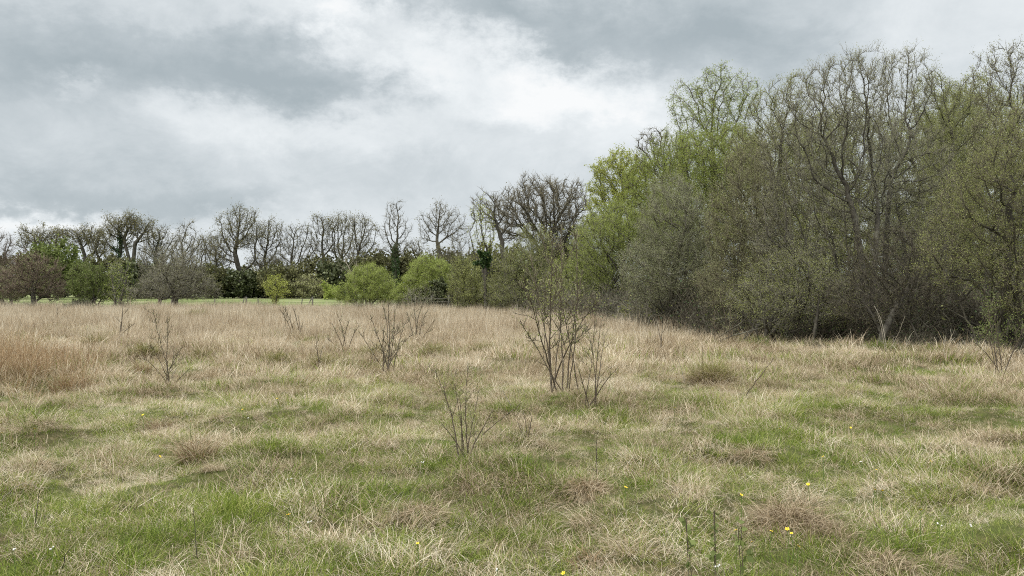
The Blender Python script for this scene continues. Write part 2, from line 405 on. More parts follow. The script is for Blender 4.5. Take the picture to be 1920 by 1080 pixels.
def greenness(x, y):
    """share of living grass at a ground point: lush near the viewer and in damp hollows"""
    g0 = np.interp(y, [3, 5.5, 7, 9, 13, 20, 30, 60], [.76, .62, .46, .35, .27, .17, .10, .05])
    v = g0 + (fbm(x, y, 1.3, 4, 31)-.5)*.95 + (fbm(x, y, 8, 2, 47)-.5)*.35
    for px, py, rx, ry, am in [(1480,830,200,34,.75),(1560,770,180,22,.7),(150,1000,380,90,.5),(1000,980,130,60,.2),(1420,940,110,40,.1),
                               (1750,780,120,25,.3),(120,700,200,40,-.1),(500,1010,200,60,-.1),(1290,760,90,18,.35),(560,780,300,50,.12),
                               (1500,1040,260,40,.15),(860,880,90,30,.2),(1850,900,150,90,-.15),(150,880,260,60,-.1),
                               (350,690,300,14,.22),(900,665,200,10,.25),(1650,700,120,30,.1),(360,850,90,14,.5)]:
        d = D(py); x0 = X(px, d); sx = rx/FPX*d; sy = ry*d*d/(FPX*CH)
        v = v+am*np.exp(-((x-x0)/sx)**2-((y-d)/sy)**2)
    return np.clip(v, 0, 1)

# ground sheet: fine near the viewer, coarse to the horizon
def ground():
    ys = np.concatenate([[-400,-60,-12], np.arange(-2, 14, .16), np.arange(14, 40, .5), np.arange(40, 100, 3), [110,125,150,200,300,500,900,1800,3500]])
    us = np.concatenate([[-3500,-900,-260,-110,-80], np.arange(-60,-12,1.5), np.arange(-12, 12, .16), np.arange(12, 60, 1.5), [80,110,260,900,3500]])
    XX, YY = np.meshgrid(us, ys); ZZ = ground_h(XX, YY)
    V = np.stack([XX, YY, ZZ], -1).reshape(-1,3); ny, nx = XX.shape
    i = np.arange(ny-1)[:,None]*nx+np.arange(nx-1)[None]; F = np.stack([i, i+1, i+nx+1, i+nx], -1).reshape(-1,4)
    m = bpy.data.materials.new('meadow soil and thatch'); m.use_nodes = True; nt = m.node_tree; nt.nodes.clear(); g = G(nt)
    geo = g.n('ShaderNodeNewGeometry'); P = geo.outputs['Position']
    a = g.noise(P, 9, 6, .7); b = g.noise(P, .8, 4, .6)
    c = g.ramp(a, [(.3,(.035,.032,.014)),(.5,(.085,.075,.035)),(.7,(.20,.16,.085))])
    c = g.mix(g.m('MULTIPLY_ADD', b, 3, -1.1, clamp=True), c, (.10,.13,.035))
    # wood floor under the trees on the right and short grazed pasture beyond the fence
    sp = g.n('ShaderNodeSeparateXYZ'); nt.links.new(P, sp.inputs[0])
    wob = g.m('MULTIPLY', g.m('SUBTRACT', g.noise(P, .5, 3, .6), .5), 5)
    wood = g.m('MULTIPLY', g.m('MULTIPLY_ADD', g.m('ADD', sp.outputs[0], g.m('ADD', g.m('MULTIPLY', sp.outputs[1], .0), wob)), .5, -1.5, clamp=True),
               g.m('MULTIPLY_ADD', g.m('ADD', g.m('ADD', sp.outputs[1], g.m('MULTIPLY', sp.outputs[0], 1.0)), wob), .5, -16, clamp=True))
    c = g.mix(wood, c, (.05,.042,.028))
    past = g.m('MULTIPLY_ADD', g.m('ADD', sp.outputs[1], g.m('MULTIPLY', wob, .3)), .5, -33, clamp=True)
    pc = g.ramp(g.noise(P, .09, 5, .7), [(.35,(.11,.15,.05)),(.5,(.19,.23,.085)),(.6,(.33,.33,.19)),(.7,(.21,.24,.09))])
    c = g.mix(g.m('MULTIPLY', past, g.m('SUBTRACT', 1, wood)), c, pc)
    p = g.n('ShaderNodeBsdfPrincipled'); nt.links.new(c, p.inputs['Base Color']); p.inputs['Roughness'].default_value = .95
    p.inputs['Specular IOR Level'].default_value = .1
    bp = g.n('ShaderNodeBump'); bp.inputs['Distance'].default_value = .05; nt.links.new(a, bp.inputs['Height']); nt.links.new(bp.outputs[0], p.inputs['Normal'])
    o = g.n('ShaderNodeOutputMaterial'); nt.links.new(p.outputs[0], o.inputs[0])
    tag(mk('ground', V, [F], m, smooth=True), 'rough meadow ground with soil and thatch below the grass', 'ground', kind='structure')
ground()

def in_wood(x, y):
    """1 inside the tree belt on the right (no meadow grass there)"""
    edge = np.interp(x, [-60, -10, -3, 0, 2.5, 5.6, 7, 10, 11.5, 16, 40], [62, 60, 57, 50, 43, 34, 25, 21, 19.5, 18, 17])
    return y > edge+4*(fbm(x, y, 2.2, 3, 8)-.5)

def field_pts(y0, y1, dens, R, seedpow=1.0):
    ymid = (y0+y1)/2; wmax = 1.62*y1*.5+2
    n = int((y1-y0)*2*wmax*dens); x = R.uniform(-wmax, wmax, n); y = R.uniform(y0, y1, n)
    k = np.abs(x) < .78*y+1.5; return x[k], y[k]

def grass():
    R = np.random.default_rng(11)
    V = lambda nm, *a, mat, **k: merge([(*blades(*a, R, **k), 0)], [mat], nm, link=False)
    # --- near and middle: living short grass
    gs = src('green grass tufts', [V('green_tuft', 70, .13, .145, .0042, mat=M['green'], lean=(.0,.8), curl=(.2,1.9), nseg=4) for _ in range(5)])
    ss = src('dead grass tufts', [V('straw_tuft', 60, .14, .215, .0034, mat=M['straw'], lean=(.3,1.1), curl=(.6,2.4), nseg=4, head=0.0, hs=1.0, sink=.02) for _ in range(5)]
             + [V('straw_mat', 60, .16, .17, .0034, mat=M['straw'], lean=(.5,1.35), curl=(-.3,1.2), nseg=3, head=0.0, hs=1.6, sink=.0) for _ in range(3)])
    def put(name, x, y, coll, nv, h, sv, label, mat, ht=1.0, lift=0.0, coh=None, tiltm=.18, grow=None):
        n = len(x); rz = R.uniform(0, 6.283, n) if coh is None else (fbm(x, y, coh, 2, 77)*14+R.normal(0, .6, n))
        s = h*R.uniform(*sv, n)*(.5+1.1*np.clip(fbm(x, y, .7, 3, 91)*2.0-.5, 0, 1.2))*(1 if grow is None else np.interp(y, *grow))
        scatter(name, np.stack([x, y, ground_h(x, y)+lift], 1), rz, R.normal(0, tiltm, n), np.stack([s, s, s*ht], 1),
                np.clip(fbm(x, y, 1.1, 3, 3)*1.6-.3+R.normal(0,.12,n), 0, 1), R.integers(0, nv, n), coll, label, 'grass', mat)
    x, y = field_pts(3.2, 15, 85, R); gr = greenness(x, y); u = R.uniform(0,1,len(x))
    k = u < .42+.58*gr
    put('green_grass', x[k], y[k], gs, 5, 1.0, (.6, 1.15), 'short living green grass across the near meadow', M['green'])
    x, y = field_pts(3.2, 15, 80, R); gr = greenness(x, y); cl = fbm(x, y, .7, 3, 61)
    k = R.uniform(0,1,len(x)) < np.clip(1.2-gr*.95+(cl-.5)*1.3, .10, 1)
    put('dead_grass', x[k], y[k], ss, 8, 1.0, (.55, 1.2), 'pale matted dead grass lying over the near meadow', M['straw'], coh=.9)
    ts = src('tussocks', [merge([(*blades(260, .13, .25, .0034, R, lean=(.05,.9), curl=(1.1,2.7), nseg=5), 0), (*blades(110, .12, .30, .0034, R, lean=(.2,1.0), curl=(1.2,2.6), nseg=5, head=0.0, hs=.5), 0)], [M['straw']], 'tussock_tuft', link=False) for _ in range(5)])
    x, y = field_pts(3.4, 26, 1.7, R); gr = greenness(x, y); k = (R.uniform(0,1,len(x)) < (1.15-gr)*np.clip(fbm(x, y, 2, 2, 5)*3-.9, .12, 1)) & ~in_wood(x, y)
    put('tussocky_dead_grass', x[k], y[k], ts, 5, 1.15, (.6, 1.3), 'many small combed over tussocks of dead grass in the meadow', M['straw'], coh=3.0)
    # --- 13 to 30 m
    gm = src('coarse green tufts', [V('green_tuft', 50, .28, .24, .010, mat=M['green'], lean=(.0,.5), curl=(.2,1.2), nseg=2) for _ in range(4)])
    sm = src('coarse dead tufts', [V('straw_tuft', 60, .28, .36, .0085, mat=M['straw'], lean=(.1,.8), curl=(.4,1.7), nseg=3, head=0.0, hs=1.1) for _ in range(5)])
    x, y = field_pts(11, 34, 13, R); gr = greenness(x, y); k = (R.uniform(0,1,len(x)) < .12+.88*gr) & ~in_wood(x, y)
    put('middle_green_grass', x[k], y[k], gm, 4, 1.0, (.7, 1.2), 'green grass showing through dead grass in the middle distance', M['green'], grow=([11,18],[.65,1]))
    x, y = field_pts(11, 34, 22, R); gr = greenness(x, y); k = (R.uniform(0,1,len(x)) < np.clip(1.05-.8*gr, 0, 1)) & ~in_wood(x, y)
    put('middle_dead_grass', x[k], y[k], sm, 5, 1.0, (.6, 1.25), 'straw coloured dead grass across the middle of the meadow', M['straw'], coh=1.6, grow=([11,20],[.55,1]))
    rp = src('rusty tufts', [V('rusty_tuft', 40, .25, .62, .006, mat=M['rust'], lean=(.0,.45), curl=(.0,1.1), nseg=4) for _ in range(4)])
    x = R.uniform(-16, -6, 700); y = R.uniform(12, 24, 700); k = (np.abs(x+.62*y) < 1.9) & (R.uniform(0,1,700) < np.exp(-((x+.62*y)/1.5)**2-((y-17)/3.6)**2)*1.1)
    put('rusty_sedge', x[k], y[k], rp, 4, 1.0, (.6, 1.2), 'rust coloured upright dead sedge filling the left edge of the meadow', M['rust'])
    # --- tall upright dead moor grass from 18 m to the far edge
    rs = src('tall grass tufts', [V('tall_tuft', 70, .40, .55, .013, mat=M['reed'], lean=(.0,.28), curl=(.0,.6), nseg=2) for _ in range(5)])
    x, y = field_pts(13.5, 66, 5.5, R)
    k = ~in_wood(x, y) & (R.uniform(0,1,len(x)) < np.clip((y-13)/18+(fbm(x,y,3,3,4)-.5)*2.2, 0, 1)) & (x < np.interp(y, [17, 24, 30, 60], [2, 5, 9, 20])+R.normal(0, 1.5, len(x)))
    put('tall_dead_grass', x[k], y[k], rs, 5, 1.0, (.65, 1.15), 'tall upright pinkish dead grass covering the far half of the meadow', M['reed'], grow=([14,32],[.45,1]))
grass()

# ------------------------------------------------------------ trees
def ellips(env, n, R, shell=.6):
    """env: (x,y,z,rx,ry,rz) local"""
    vol = np.array([e[3]*e[4]*e[5] for e in env]); pick = R.choice(len(env), n, p=vol/vol.sum()); E = np.array(env)[pick]
    d = nrm(R.normal(0,1,(n,3))); r = R.uniform(0,1,n)**(1/3*shell)
    return E[:,:3]+d*r[:,None]*E[:,3:]
def bez(a, b, c, step):
    L = np.linalg.norm(b-a)+np.linalg.norm(c-b); n = max(3, int(L/step)); t = np.linspace(0,1,n)[:,None]
    return a*(1-t)**2+2*b*t*(1-t)+c*t*t

def tree(name, label, cat, px, d, env, seed=1, group=None, stems=1, fork=None, rb=.25, rt=.012, n=900, step=.35, dk=None,
         bark='bark_oak', tw=(3, .6, .014), twig='twig_oak', leaf=None, lf=(0, .08), asp=.5, droop=0.0, jit=.3, trop=(0,0,.08), ivy=None,
         spread=.3, up=.15, k=5, shell=.6, twseg=2, subtw=0, minz=.15, base=None, cap=9000, flat=.8, dy=0.0, tips=None, side=.3, t0=.15, pb=.7, twp=1.0, limbs=None, inert=.55):
    """env in photo pixels at distance d: (px, py, rx, ry); becomes real ellipsoids in metres"""
    R = np.random.default_rng(seed*7919+13)
    x0 = X(px, d); z0 = float(ground_h(x0, d)) if d < 75 else 0.0
    root = empty(name, (x0, d, z0), label, cat, group)
    s = d/FPX
    E = [((e[0]-px)*s, (R.normal(0, .25)*e[2]*s if i else 0)+dy, Z(e[1], d)-z0, e[2]*s, e[2]*s*flat, e[3]*s) for i, e in enumerate(env)]
    if tips:
        T = [np.array([(a-px)*s, 0, Z(b, d)-z0]) for a, b in tips]
        for q in T: q[1] = R.normal(0, .22)*q[2]
        P, par, rsap = sapling_graph(T, R, step, rb, rt, side, t0, pb, spread); A = P
    else:
        A = ellips(E, n, R, shell); A = A[A[:,2] > minz]
    ctr = A.mean(0); top = A[:,2].max()
    st = []
    if tips: pass
    elif stems == 1:
        fk = fork if fork is not None else top*.35
        b = np.array([0,0,-.1]); t = np.array([ctr[0]*.35, ctr[1]*.35, fk]); mid = np.array([R.normal(0,.04)*fk, R.normal(0,.04)*fk, fk*.5])
        st.append(bez(b, mid, t, step))
    else:
        for i in range(stems):
            b = np.array([R.normal(0, spread), R.normal(0, spread), -.1]); tg = A[R.integers(len(A))]
            tg = b+(tg-b)*R.uniform(.45, .8); mid = b+(tg-b)*np.array([.35,.35,.6])+R.normal(0,.05,3)*top*.3
            tg[2] = max(tg[2], .4); st.append(bez(b, mid, tg, step))
    if not tips: P, par = colonize(st, A, step, dk or step*1.2, R, trop, jit, cap=cap, inert=inert)
    r = rsap if tips else radii(P, par, rt, rb)
    r[par < 0] *= 1.35
    V, F, dd = tubes(P, par, r, k)
    mk('trunk', V, F, M[bark], root, smooth=True)
    if limbs:
        T = [np.array([(a-px)*s, -R.uniform(.6, 2.6), max(.3, Z(b, d)-z0)]) for a, b in limbs]
        LP, lpar, lr = sapling_graph(T, R, step*1.1, rb*.42, .009, .34, .22, .42, spread*1.3, .16)
        V, F, _ = tubes(LP, lpar, lr, 5); mk('limb', V, F, M['bark_limb'], root, smooth=True)
    # twigs from the thinner half of the limbs
    fine = np.where((r < (rt*1.2 if tips else max(rt*3.2, np.quantile(r, .6)))) & (par >= 0) & (P[:,2] > minz))[0]
    nt_, L, tr = tw
    if twp < 1: fine = fine[R.uniform(0,1,len(fine)) < twp]
    B = np.repeat(fine, nt_); pos = P[par[B]]+(P[B]-P[par[B]])*R.uniform(0,1,(len(B),1))
    out = nrm(pos-(ctr*np.array([1,1,.6]))+1e-6)
    td = nrm(dd[B]*.7+R.normal(0,.6,(len(B),3))+out*.35+np.array([0,0,up]))
    Ls = L*R.uniform(.4,1.25,len(B))
    TV, T4, T3, tp, tdv = twigs(pos, td, Ls, np.full(len(B), tr), R, .3, up*.5-droop*.5, twseg)
    parts = [(TV, T4, T3, np.repeat(R.uniform(0,1,len(B)), 3*twseg+1), 0)]
    ap = np.concatenate([tp[1], tp[-1]]); ad = np.concatenate([tdv[0], tdv[-1]])
    if subtw:
        i = R.integers(0, len(ap), subtw*len(B)); sp = ap[i]-ad[i]*R.uniform(0, L*.4, (len(i),1)); sdv = nrm(ad[i]*.8+R.normal(0,.55,(len(i),3))+np.array([0,0,up-droop]))
        V2, a4, a3, tp2, td2 = twigs(sp, sdv, L*.55*R.uniform(.5,1.2,len(i)), np.full(len(i), tr*.65), R, .25, up*.3-droop*.5, 1)
        parts.append((V2, a4, a3, np.repeat(R.uniform(0,1,len(i)), 4), 0))
        ap = np.concatenate([ap, tp2[-1]]); ad = np.concatenate([ad, td2[-1]])
    mats = [M[twig]]
    if leaf and lf[0] > 0:
        nl = int(lf[0]); i = R.integers(0, len(ap), nl)
        lp = ap[i]+R.normal(0, L*.13, (nl,3)); lp = lp[lp[:,2] > .05]
        LV, LF = leaves(lp, lf[1], R, asp, droop)
        mats.append(M[leaf]); parts.append((LV, LF, np.zeros((0,3),int), np.repeat(R.uniform(0,1,len(lp)), 4), 1))
    merge(parts, mats, 'crown', root)
    if ivy:      # (z0, z1, radius, count)
        z1, z2, ri, cnt = ivy
        big = np.where((r > np.quantile(r, .9)) & (P[:,2] > z1) & (P[:,2] < z2))[0]
        if len(big):
            i = R.choice(big, cnt); lp = P[i]+nrm(R.normal(0,1,(cnt,3)))*(r[i][:,None]+ri*R.uniform(.2,1,(cnt,1)))+R.normal(0,.15,(cnt,3))*np.array([.3,.3,1])
            LV, LF = leaves(lp, .2 if d > 60 else .1, R, .8)
            merge([(LV, LF, np.zeros((0,3),int), np.repeat(R.uniform(0,1,cnt),4), 0)], [M['leaf_ivy']], 'ivy', root)
    return root
def clone(root, loc, rz, sc, label, group=None):
    o = root.copy(); o.location = loc; o.rotation_euler = (0,0,rz); o.scale = sc; COL.objects.link(o); o['label'] = label
    if group: o['group'] = group
    for c in root.children:
        q = c.copy(); q.parent = o; COL.objects.link(q)
    return o

# ---- far row of oaks beyond the pasture
OAK = dict(n=1500, step=.42, rb=.32, rt=.027, tw=(3, 1.1, .017), bark='bark_oak', twig='twig_oak', leaf='leaf_oak', jit=.26, subtw=1, twseg=2, shell=.8, k=4, up=.1)
G1 = 'row of tall trees beyond the pasture'
far = [ # name, label, px, d, fork m, env, leaves, extras
 ('oak_tree','bare reddish grey tree at the left edge of the photo, cut off by the frame',-14,120,4,[(-20,480,55,45)],1200,dict(leaf=None,twig='twig_red')),
 ('oak_tree','flat crowned tree leaning left over the bright green bush, leftmost of the tall row',80,140,9,[(62,445,28,20),(80,440,22,18),(50,455,16,10)],2600,{}),
 ('oak_tree','thin crowned tree just right of the leftmost flat crowned tree',108,146,9,[(108,448,20,18)],1300,{}),
 ('oak_tree','olive tinged oak with layered branches left of the ivy clad pair',160,140,8,[(158,440,32,20),(140,455,20,10),(178,450,16,16)],3000,{}),
 ('oak_tree','small crowned oak directly left of the ivy clad trunk',186,150,9,[(188,450,20,26)],1600,{}),
 ('oak_tree','tall oak with a thick ivy clad trunk, left half of the domed crown',225,142,9,[(216,425,26,24),(238,418,20,20)],2800,dict(ivy=(2,11.5,.5,2600))),
 ('oak_tree','tall oak with two bare trunks under the right half of the domed crown',249,142,10,[(255,422,26,24),(272,430,20,20)],2600,dict(stems=2,spread=.9)),
 ('oak_tree','ivy wrapped oak sloping down to the right of the domed crown',287,145,7,[(290,450,26,30),(312,450,18,28)],1500,dict(ivy=(1,10,.7,2400))),
 ('alder_tree','dense cone shaped bare tree behind the wide low hawthorn',352,128,4,[(350,470,38,48),(352,430,20,18),(340,500,40,26)],900,dict(n=1100,twig='twig_brown')),
 ('oak_tree','low twisted oak between the cone shaped tree and the big double oak',405,138,5,[(402,475,26,34),(395,455,16,22)],1400,{}),
 ('oak_tree','biggest oak of the row, with long forked limbs and a high olive tinted top',452,136,4.5,[(440,430,36,38),(468,425,28,36),(450,400,26,18),(420,470,24,28)],4200,dict(n=1500,rb=.45)),
 ('oak_tree','oak with an upright crown right of the biggest forked oak',497,140,7,[(500,440,26,34),(512,430,18,24),(495,490,22,24)],1800,{}),
 ('oak_tree','wide branched bare oak whose limbs fan out from low down',550,138,4.5,[(552,445,30,38),(540,490,40,26),(575,480,22,30)],1600,dict(n=1200)),
 ('oak_tree','slender tall oak, left member of the close group of three',612,140,9,[(608,425,22,28),(600,460,18,26)],1600,{}),
 ('oak_tree','straight oak, middle member of the close group of three',642,142,9,[(644,420,18,26),(640,460,16,30)],1600,{}),
 ('oak_tree','round crowned oak, right member of the close group of three',664,138,7,[(680,435,24,34),(672,470,26,30),(665,415,12,14)],2200,{}),
 ('ash_tree','solitary open bare tree with an ivy clad trunk, standing alone against the sky',742,132,8,[(740,402,22,28),(725,432,17,22),(757,432,15,26),(742,462,28,18)],0,dict(n=800,leaf=None,twig='twig_brown',bark='bark_dark',ivy=(0,9,.5,2600))),
 ('oak_tree','small crooked tree between the ivy trunk tree and the broad bare crown',790,140,6,[(785,470,20,20)],500,dict(n=450,twig='twig_brown')),
 ('oak_tree','broad bare oak with twisting dark limbs above the bright green bushes',822,130,8,[(822,405,28,26),(800,425,18,26),(845,425,24,28),(860,410,10,16)],400,dict(n=1300,twig='twig_brown',bark='bark_dark')),
 ('alder_tree','dense brown rounded tree right of the bright green bushes',850,122,3,[(850,480,36,36),(862,460,20,20)],300,dict(n=700,twig='twig_brown')),
]
for i, (nm, lb, px, d, fk, env, nl, ex) in enumerate(far):
    RR = np.random.default_rng(600+i); e2 = []
    for a, b, rx, ry in env:
        e2.append((a, b+.2*ry, rx*.75, ry*.8)); t0 = RR.uniform(0, 6.28)
        for q in range(4):
            th = t0+q*1.57+RR.normal(0,.3); e2.append((a+math.cos(th)*rx*1.0, b+.12*ry-math.sin(th)*ry*.72, rx*RR.uniform(.35,.6), ry*RR.uniform(.3,.5)))
    a, b, rx, ry = env[0]
    for sg in (-1, 1): e2.append((px+sg*rx*RR.uniform(.5,.9), b+ry*RR.uniform(1.2,1.8), rx*.45, ry*.35))
    env = e2; fk *= .6
    kw = dict(OAK); kw.update(ex); kw['lf'] = (int(nl*1.0), .22)
    tree(nm, lb, nm.replace('_tree',' tree').replace('_',' '), px, d, env, seed=100+i, group=G1, fork=fk, **kw)

# ---- hedge and scrub under the far row
HB = dict(stems=4, spread=.8, n=260, step=.7, rb=.12, rt=.03, tw=(4, .9, .02), bark='bark_dark', twig='twig_brown', jit=.4, minz=.0, k=3, shell=.9)
protos = [
 tree('hedge_shrub','dark evergreen shrub at the foot of the biggest forked oak','shrub',455,131,[(455,535,42,24),(430,538,22,18)],seed=201,leaf='leaf_dark',lf=(5200,.42),asp=.8,group='dark shrubs under the far trees',**HB),
 tree('hedge_shrub','dull green scrub at the foot of the cone shaped bare tree','shrub',350,134,[(350,530,44,28)],seed=202,leaf='leaf_hedge',lf=(4200,.36),asp=.8,group='dark shrubs under the far trees',**HB),
 tree('hedge_shrub','brown leafless scrub below the wide branched oak','shrub',556,129,[(556,538,44,22)],seed=203,leaf='leaf_brownolive',lf=(1800,.3),asp=.8,group='dark shrubs under the far trees',**{**HB,'tw':(7,.9,.03)}),
]
hs = [ # px, d, proto, sx, sz, label
 (-70,132,0,1.3,1.5,'dark scrub beyond the left edge of the frame'),(-20,128,2,1.2,1.6,'brown scrub at the foot of the reddish tree by the left edge'),
 (35,134,1,1.2,1.5,'dull green scrub between the left edge tree and the brown hawthorn'),(90,137,0,1.1,1.4,'dark scrub behind the brown hawthorn'),
 (215,130,1,1.2,1.4,'dull green scrub behind the pale grey sapling'),(255,128,0,1.1,1.3,'dark scrub left of the wide low hawthorn'),
 (300,136,0,1.2,1.2,'dark scrub behind the middle of the wide low hawthorn'),(395,129,1,.9,1.05,'dull green shrub right of the wide low hawthorn'),
 (500,134,0,1.0,1.0,'dark shrub below the upright crowned oak'),(522,128,1,.8,1.1,'dull green shrub behind the lime sapling'),
 (600,136,1,1.25,1.4,'dark evergreen mass below the slender tall oak'),(640,132,0,1.1,1.4,'dark evergreen mass under the group of three oaks'),
 (585,127,2,.8,.85,'low brown scrub at the pasture edge below the group of three'),(690,136,1,1.2,1.6,'dark evergreen mass left of the ivy trunk tree'),
 (730,140,1,1.5,1.8,'tall dull green thicket behind the ivy trunk tree'),(775,138,1,1.4,1.6,'tall dark thicket right of the ivy trunk tree'),
 (830,135,1,1.4,1.7,'dull thicket behind the right bright green bush'),(890,132,0,1.5,2.0,'dark thicket behind the ivy topped stump'),
 (950,130,1,1.6,2.0,'dull thicket behind the olive willow'),(1010,128,0,1.6,1.9,'dark thicket behind the foreground sapling clump'),
 (425,150,0,1.4,1.15,'dark scrub behind the low twisted oak'),(480,150,1,1.4,1.1,'green grey scrub behind the biggest oak'),(550,150,0,1.5,1.1,'dark scrub behind the wide branched oak'),
 (150,150,0,1.5,1.7,'dark scrub behind the bright green bush on the left'),(-140,130,1,1.8,1.8,'dull scrub far outside the left edge'),(1070,126,1,1.6,1.9,'dull thicket behind the yellow green willow')]
for px, d, pi_, sx, sz, lb in hs:
    if sz > 1.3: sz = 1.3+(sz-1.3)*.5
    clone(protos[pi_], (X(px,d), d, 0), px*1.3, (sx, 1.1*sx, sz), lb, 'dark shrubs under the far trees')
tree('green_tree','bright green leafy tree behind the brown hawthorn on the left','tree',110,118,[(75,500,36,34),(118,490,34,32),(140,520,28,30)],seed=210,stems=3,spread=.6,n=420,step=.6,rb=.18,rt=.03,
     tw=(4,1.1,.02),twig='twig_brown',bark='bark_dark',leaf='leaf_mid',lf=(9000,.36),asp=.7,jit=.35,k=3)
tree('green_shrub','small fresh green shrub left of the round bright bush','shrub',625,118,[(622,548,18,12)],seed=211,leaf='leaf_green',lf=(1500,.3),group=None,**{**HB,'n':90})

# ---- shrubs and small trees standing at the near side of the pasture
SH = dict(step=.3, rb=.12, rt=.014, k=4, jit=.35)
tree('hawthorn','brown leafless conical hawthorn near the left edge','hawthorn',65,64,[(64,515,46,40),(20,530,44,28),(90,540,36,24),(66,488,26,18)],seed=301,fork=1.0,n=1500,tw=(6,.55,.016),twig='twig_red',
     bark='bark_dark',leaf='leaf_brownolive',lf=(6000,.07),subtw=1,minz=.7,**{**SH,'rb':.2})
tree('hawthorn','brown twiggy scrub cut by the left edge below the reddish tree','hawthorn',8,70,[(6,545,46,24),(-20,530,40,30)],seed=302,stems=3,n=700,tw=(6,.5,.018),twig='twig_brown',bark='bark_dark',leaf='leaf_hedge',lf=(4500,.12),**SH)
tree('leafy_bush','mid green leafy bush left of the pale grey sapling','bush',174,62,[(172,535,42,34),(165,515,30,22),(196,548,30,20)],seed=303,stems=4,n=800,tw=(5,.45,.012),twig='twig_brown',
     bark='bark_dark',leaf='leaf_mid',lf=(17000,.09),asp=.6,minz=.5,**SH)
tree('holly_bush','low dark blue green holly at the foot of the mid green bush','holly',152,60,[(150,572,15,7)],seed=304,stems=4,n=160,tw=(4,.3,.01),twig='twig_brown',bark='bark_dark',leaf='leaf_dark',lf=(2600,.12),asp=.7,minz=.1,**{**SH,'rb':.04})
tree('grey_sapling','pale grey upright leafless tree between the green bush and wide hawthorn','sapling',220,61,[(222,530,24,40),(215,505,16,20),(228,560,28,12)],seed=305,stems=3,n=600,tw=(4,.5,.012),twig='twig_grey',
     bark='bark_lichen',leaf='leaf_green',lf=(1500,.09),**SH)
tree('hawthorn','wide low spreading dark hawthorn with a forked trunk in the dead grass','hawthorn',328,60,[(330,535,72,30),(345,508,48,28),(300,550,56,18),(370,550,40,16)],seed=306,fork=1.1,n=2300,tw=(6,.5,.014),twig='twig_grey',
     bark='bark_dark',leaf='leaf_brownolive',lf=(7000,.06),subtw=1,minz=.9,**{**SH,'rb':.22,'cap':12000})
tree('hawthorn','tall thin grey tree rising behind the wide low hawthorn','hawthorn',300,66,[(300,500,42,40),(345,480,30,30)],seed=316,fork=2.2,n=900,tw=(4,.6,.014),twig='twig_grey',bark='bark_dark',leaf='leaf_oak',lf=(1500,.07),**{**SH,'rb':.16})
tree('lime_sapling','small lime green sapling in front of the pasture','sapling',518,60,[(518,545,24,22),(512,530,14,14)],seed=307,stems=4,n=380,tw=(4,.4,.010),twig='twig_brown',bark='bark_dark',leaf='leaf_lime',lf=(2800,.10),**{**SH,'rb':.05})
tree('round_bush','round bright green bush, left of the two brightest bushes','bush',690,60,[(694,545,46,36),(690,525,36,24),(655,555,24,20),(728,555,18,20)],seed=308,stems=8,n=1200,tw=(7,.5,.010),twig='twig_grey',
     bark='bark_lichen',leaf='leaf_bright',lf=(52000,.07),asp=.4,up=.5,minz=.5,**{**SH,'rb':.07})
tree('birch_tree','leaning pale leafless birch left of the round bright bush','birch',668,61,[(655,500,14,22),(640,490,10,16)],seed=309,fork=2.6,n=160,tw=(3,.5,.01),twig='twig_grey',bark='bark_pale',**{**SH,'rb':.07})
tree('round_bush','taller bright green bush, right of the two brightest bushes','bush',803,58,[(805,530,44,36),(808,510,36,24),(770,550,30,24),(760,565,24,14)],seed=310,stems=8,n=1300,tw=(7,.5,.010),twig='twig_grey',
     bark='bark_lichen',leaf='leaf_bright',lf=(60000,.07),asp=.4,up=.5,minz=.5,**{**SH,'rb':.07})
tree('dark_holly','narrow dark green holly in front of the taller bright bush','holly',826,55,[(826,545,16,26),(828,562,18,14)],seed=311,stems=3,n=260,tw=(4,.3,.01),twig='twig_brown',bark='bark_dark',leaf='leaf_dark',lf=(6500,.13),asp=.7,minz=.1,**{**SH,'rb':.06})
tree('round_bush','brown leafless bush in front of the taller bright bush','bush',785,53,[(785,560,30,20)],seed=312,stems=6,n=420,tw=(5,.45,.01),twig='twig_grey',bark='bark_lichen',leaf='leaf_grey',lf=(900,.07),**{**SH,'rb':.05})
tree('willow_bush','olive green willow bush left of the ivy topped stump','willow',880,52,[(876,540,36,46),(870,510,24,28),(895,555,34,28)],seed=313,stems=8,n=1400,tw=(6,.45,.010),twig='twig_grey',
     bark='bark_dark',leaf='leaf_olive',lf=(20000,.075),asp=.45,up=.4,minz=.1,**{**SH,'rb':.07})
tree('ivy_tree','dead trunk with a dark green ivy top beside the olive willow bush','tree',912,50,[(908,488,14,16)],seed=314,fork=3.0,n=90,tw=(4,.3,.01),twig='twig_brown',bark='bark_dark',leaf='leaf_ivy',lf=(3600,.12),asp=.8,ivy=(.2,3.0,.25,1500),**{**SH,'rb':.12})

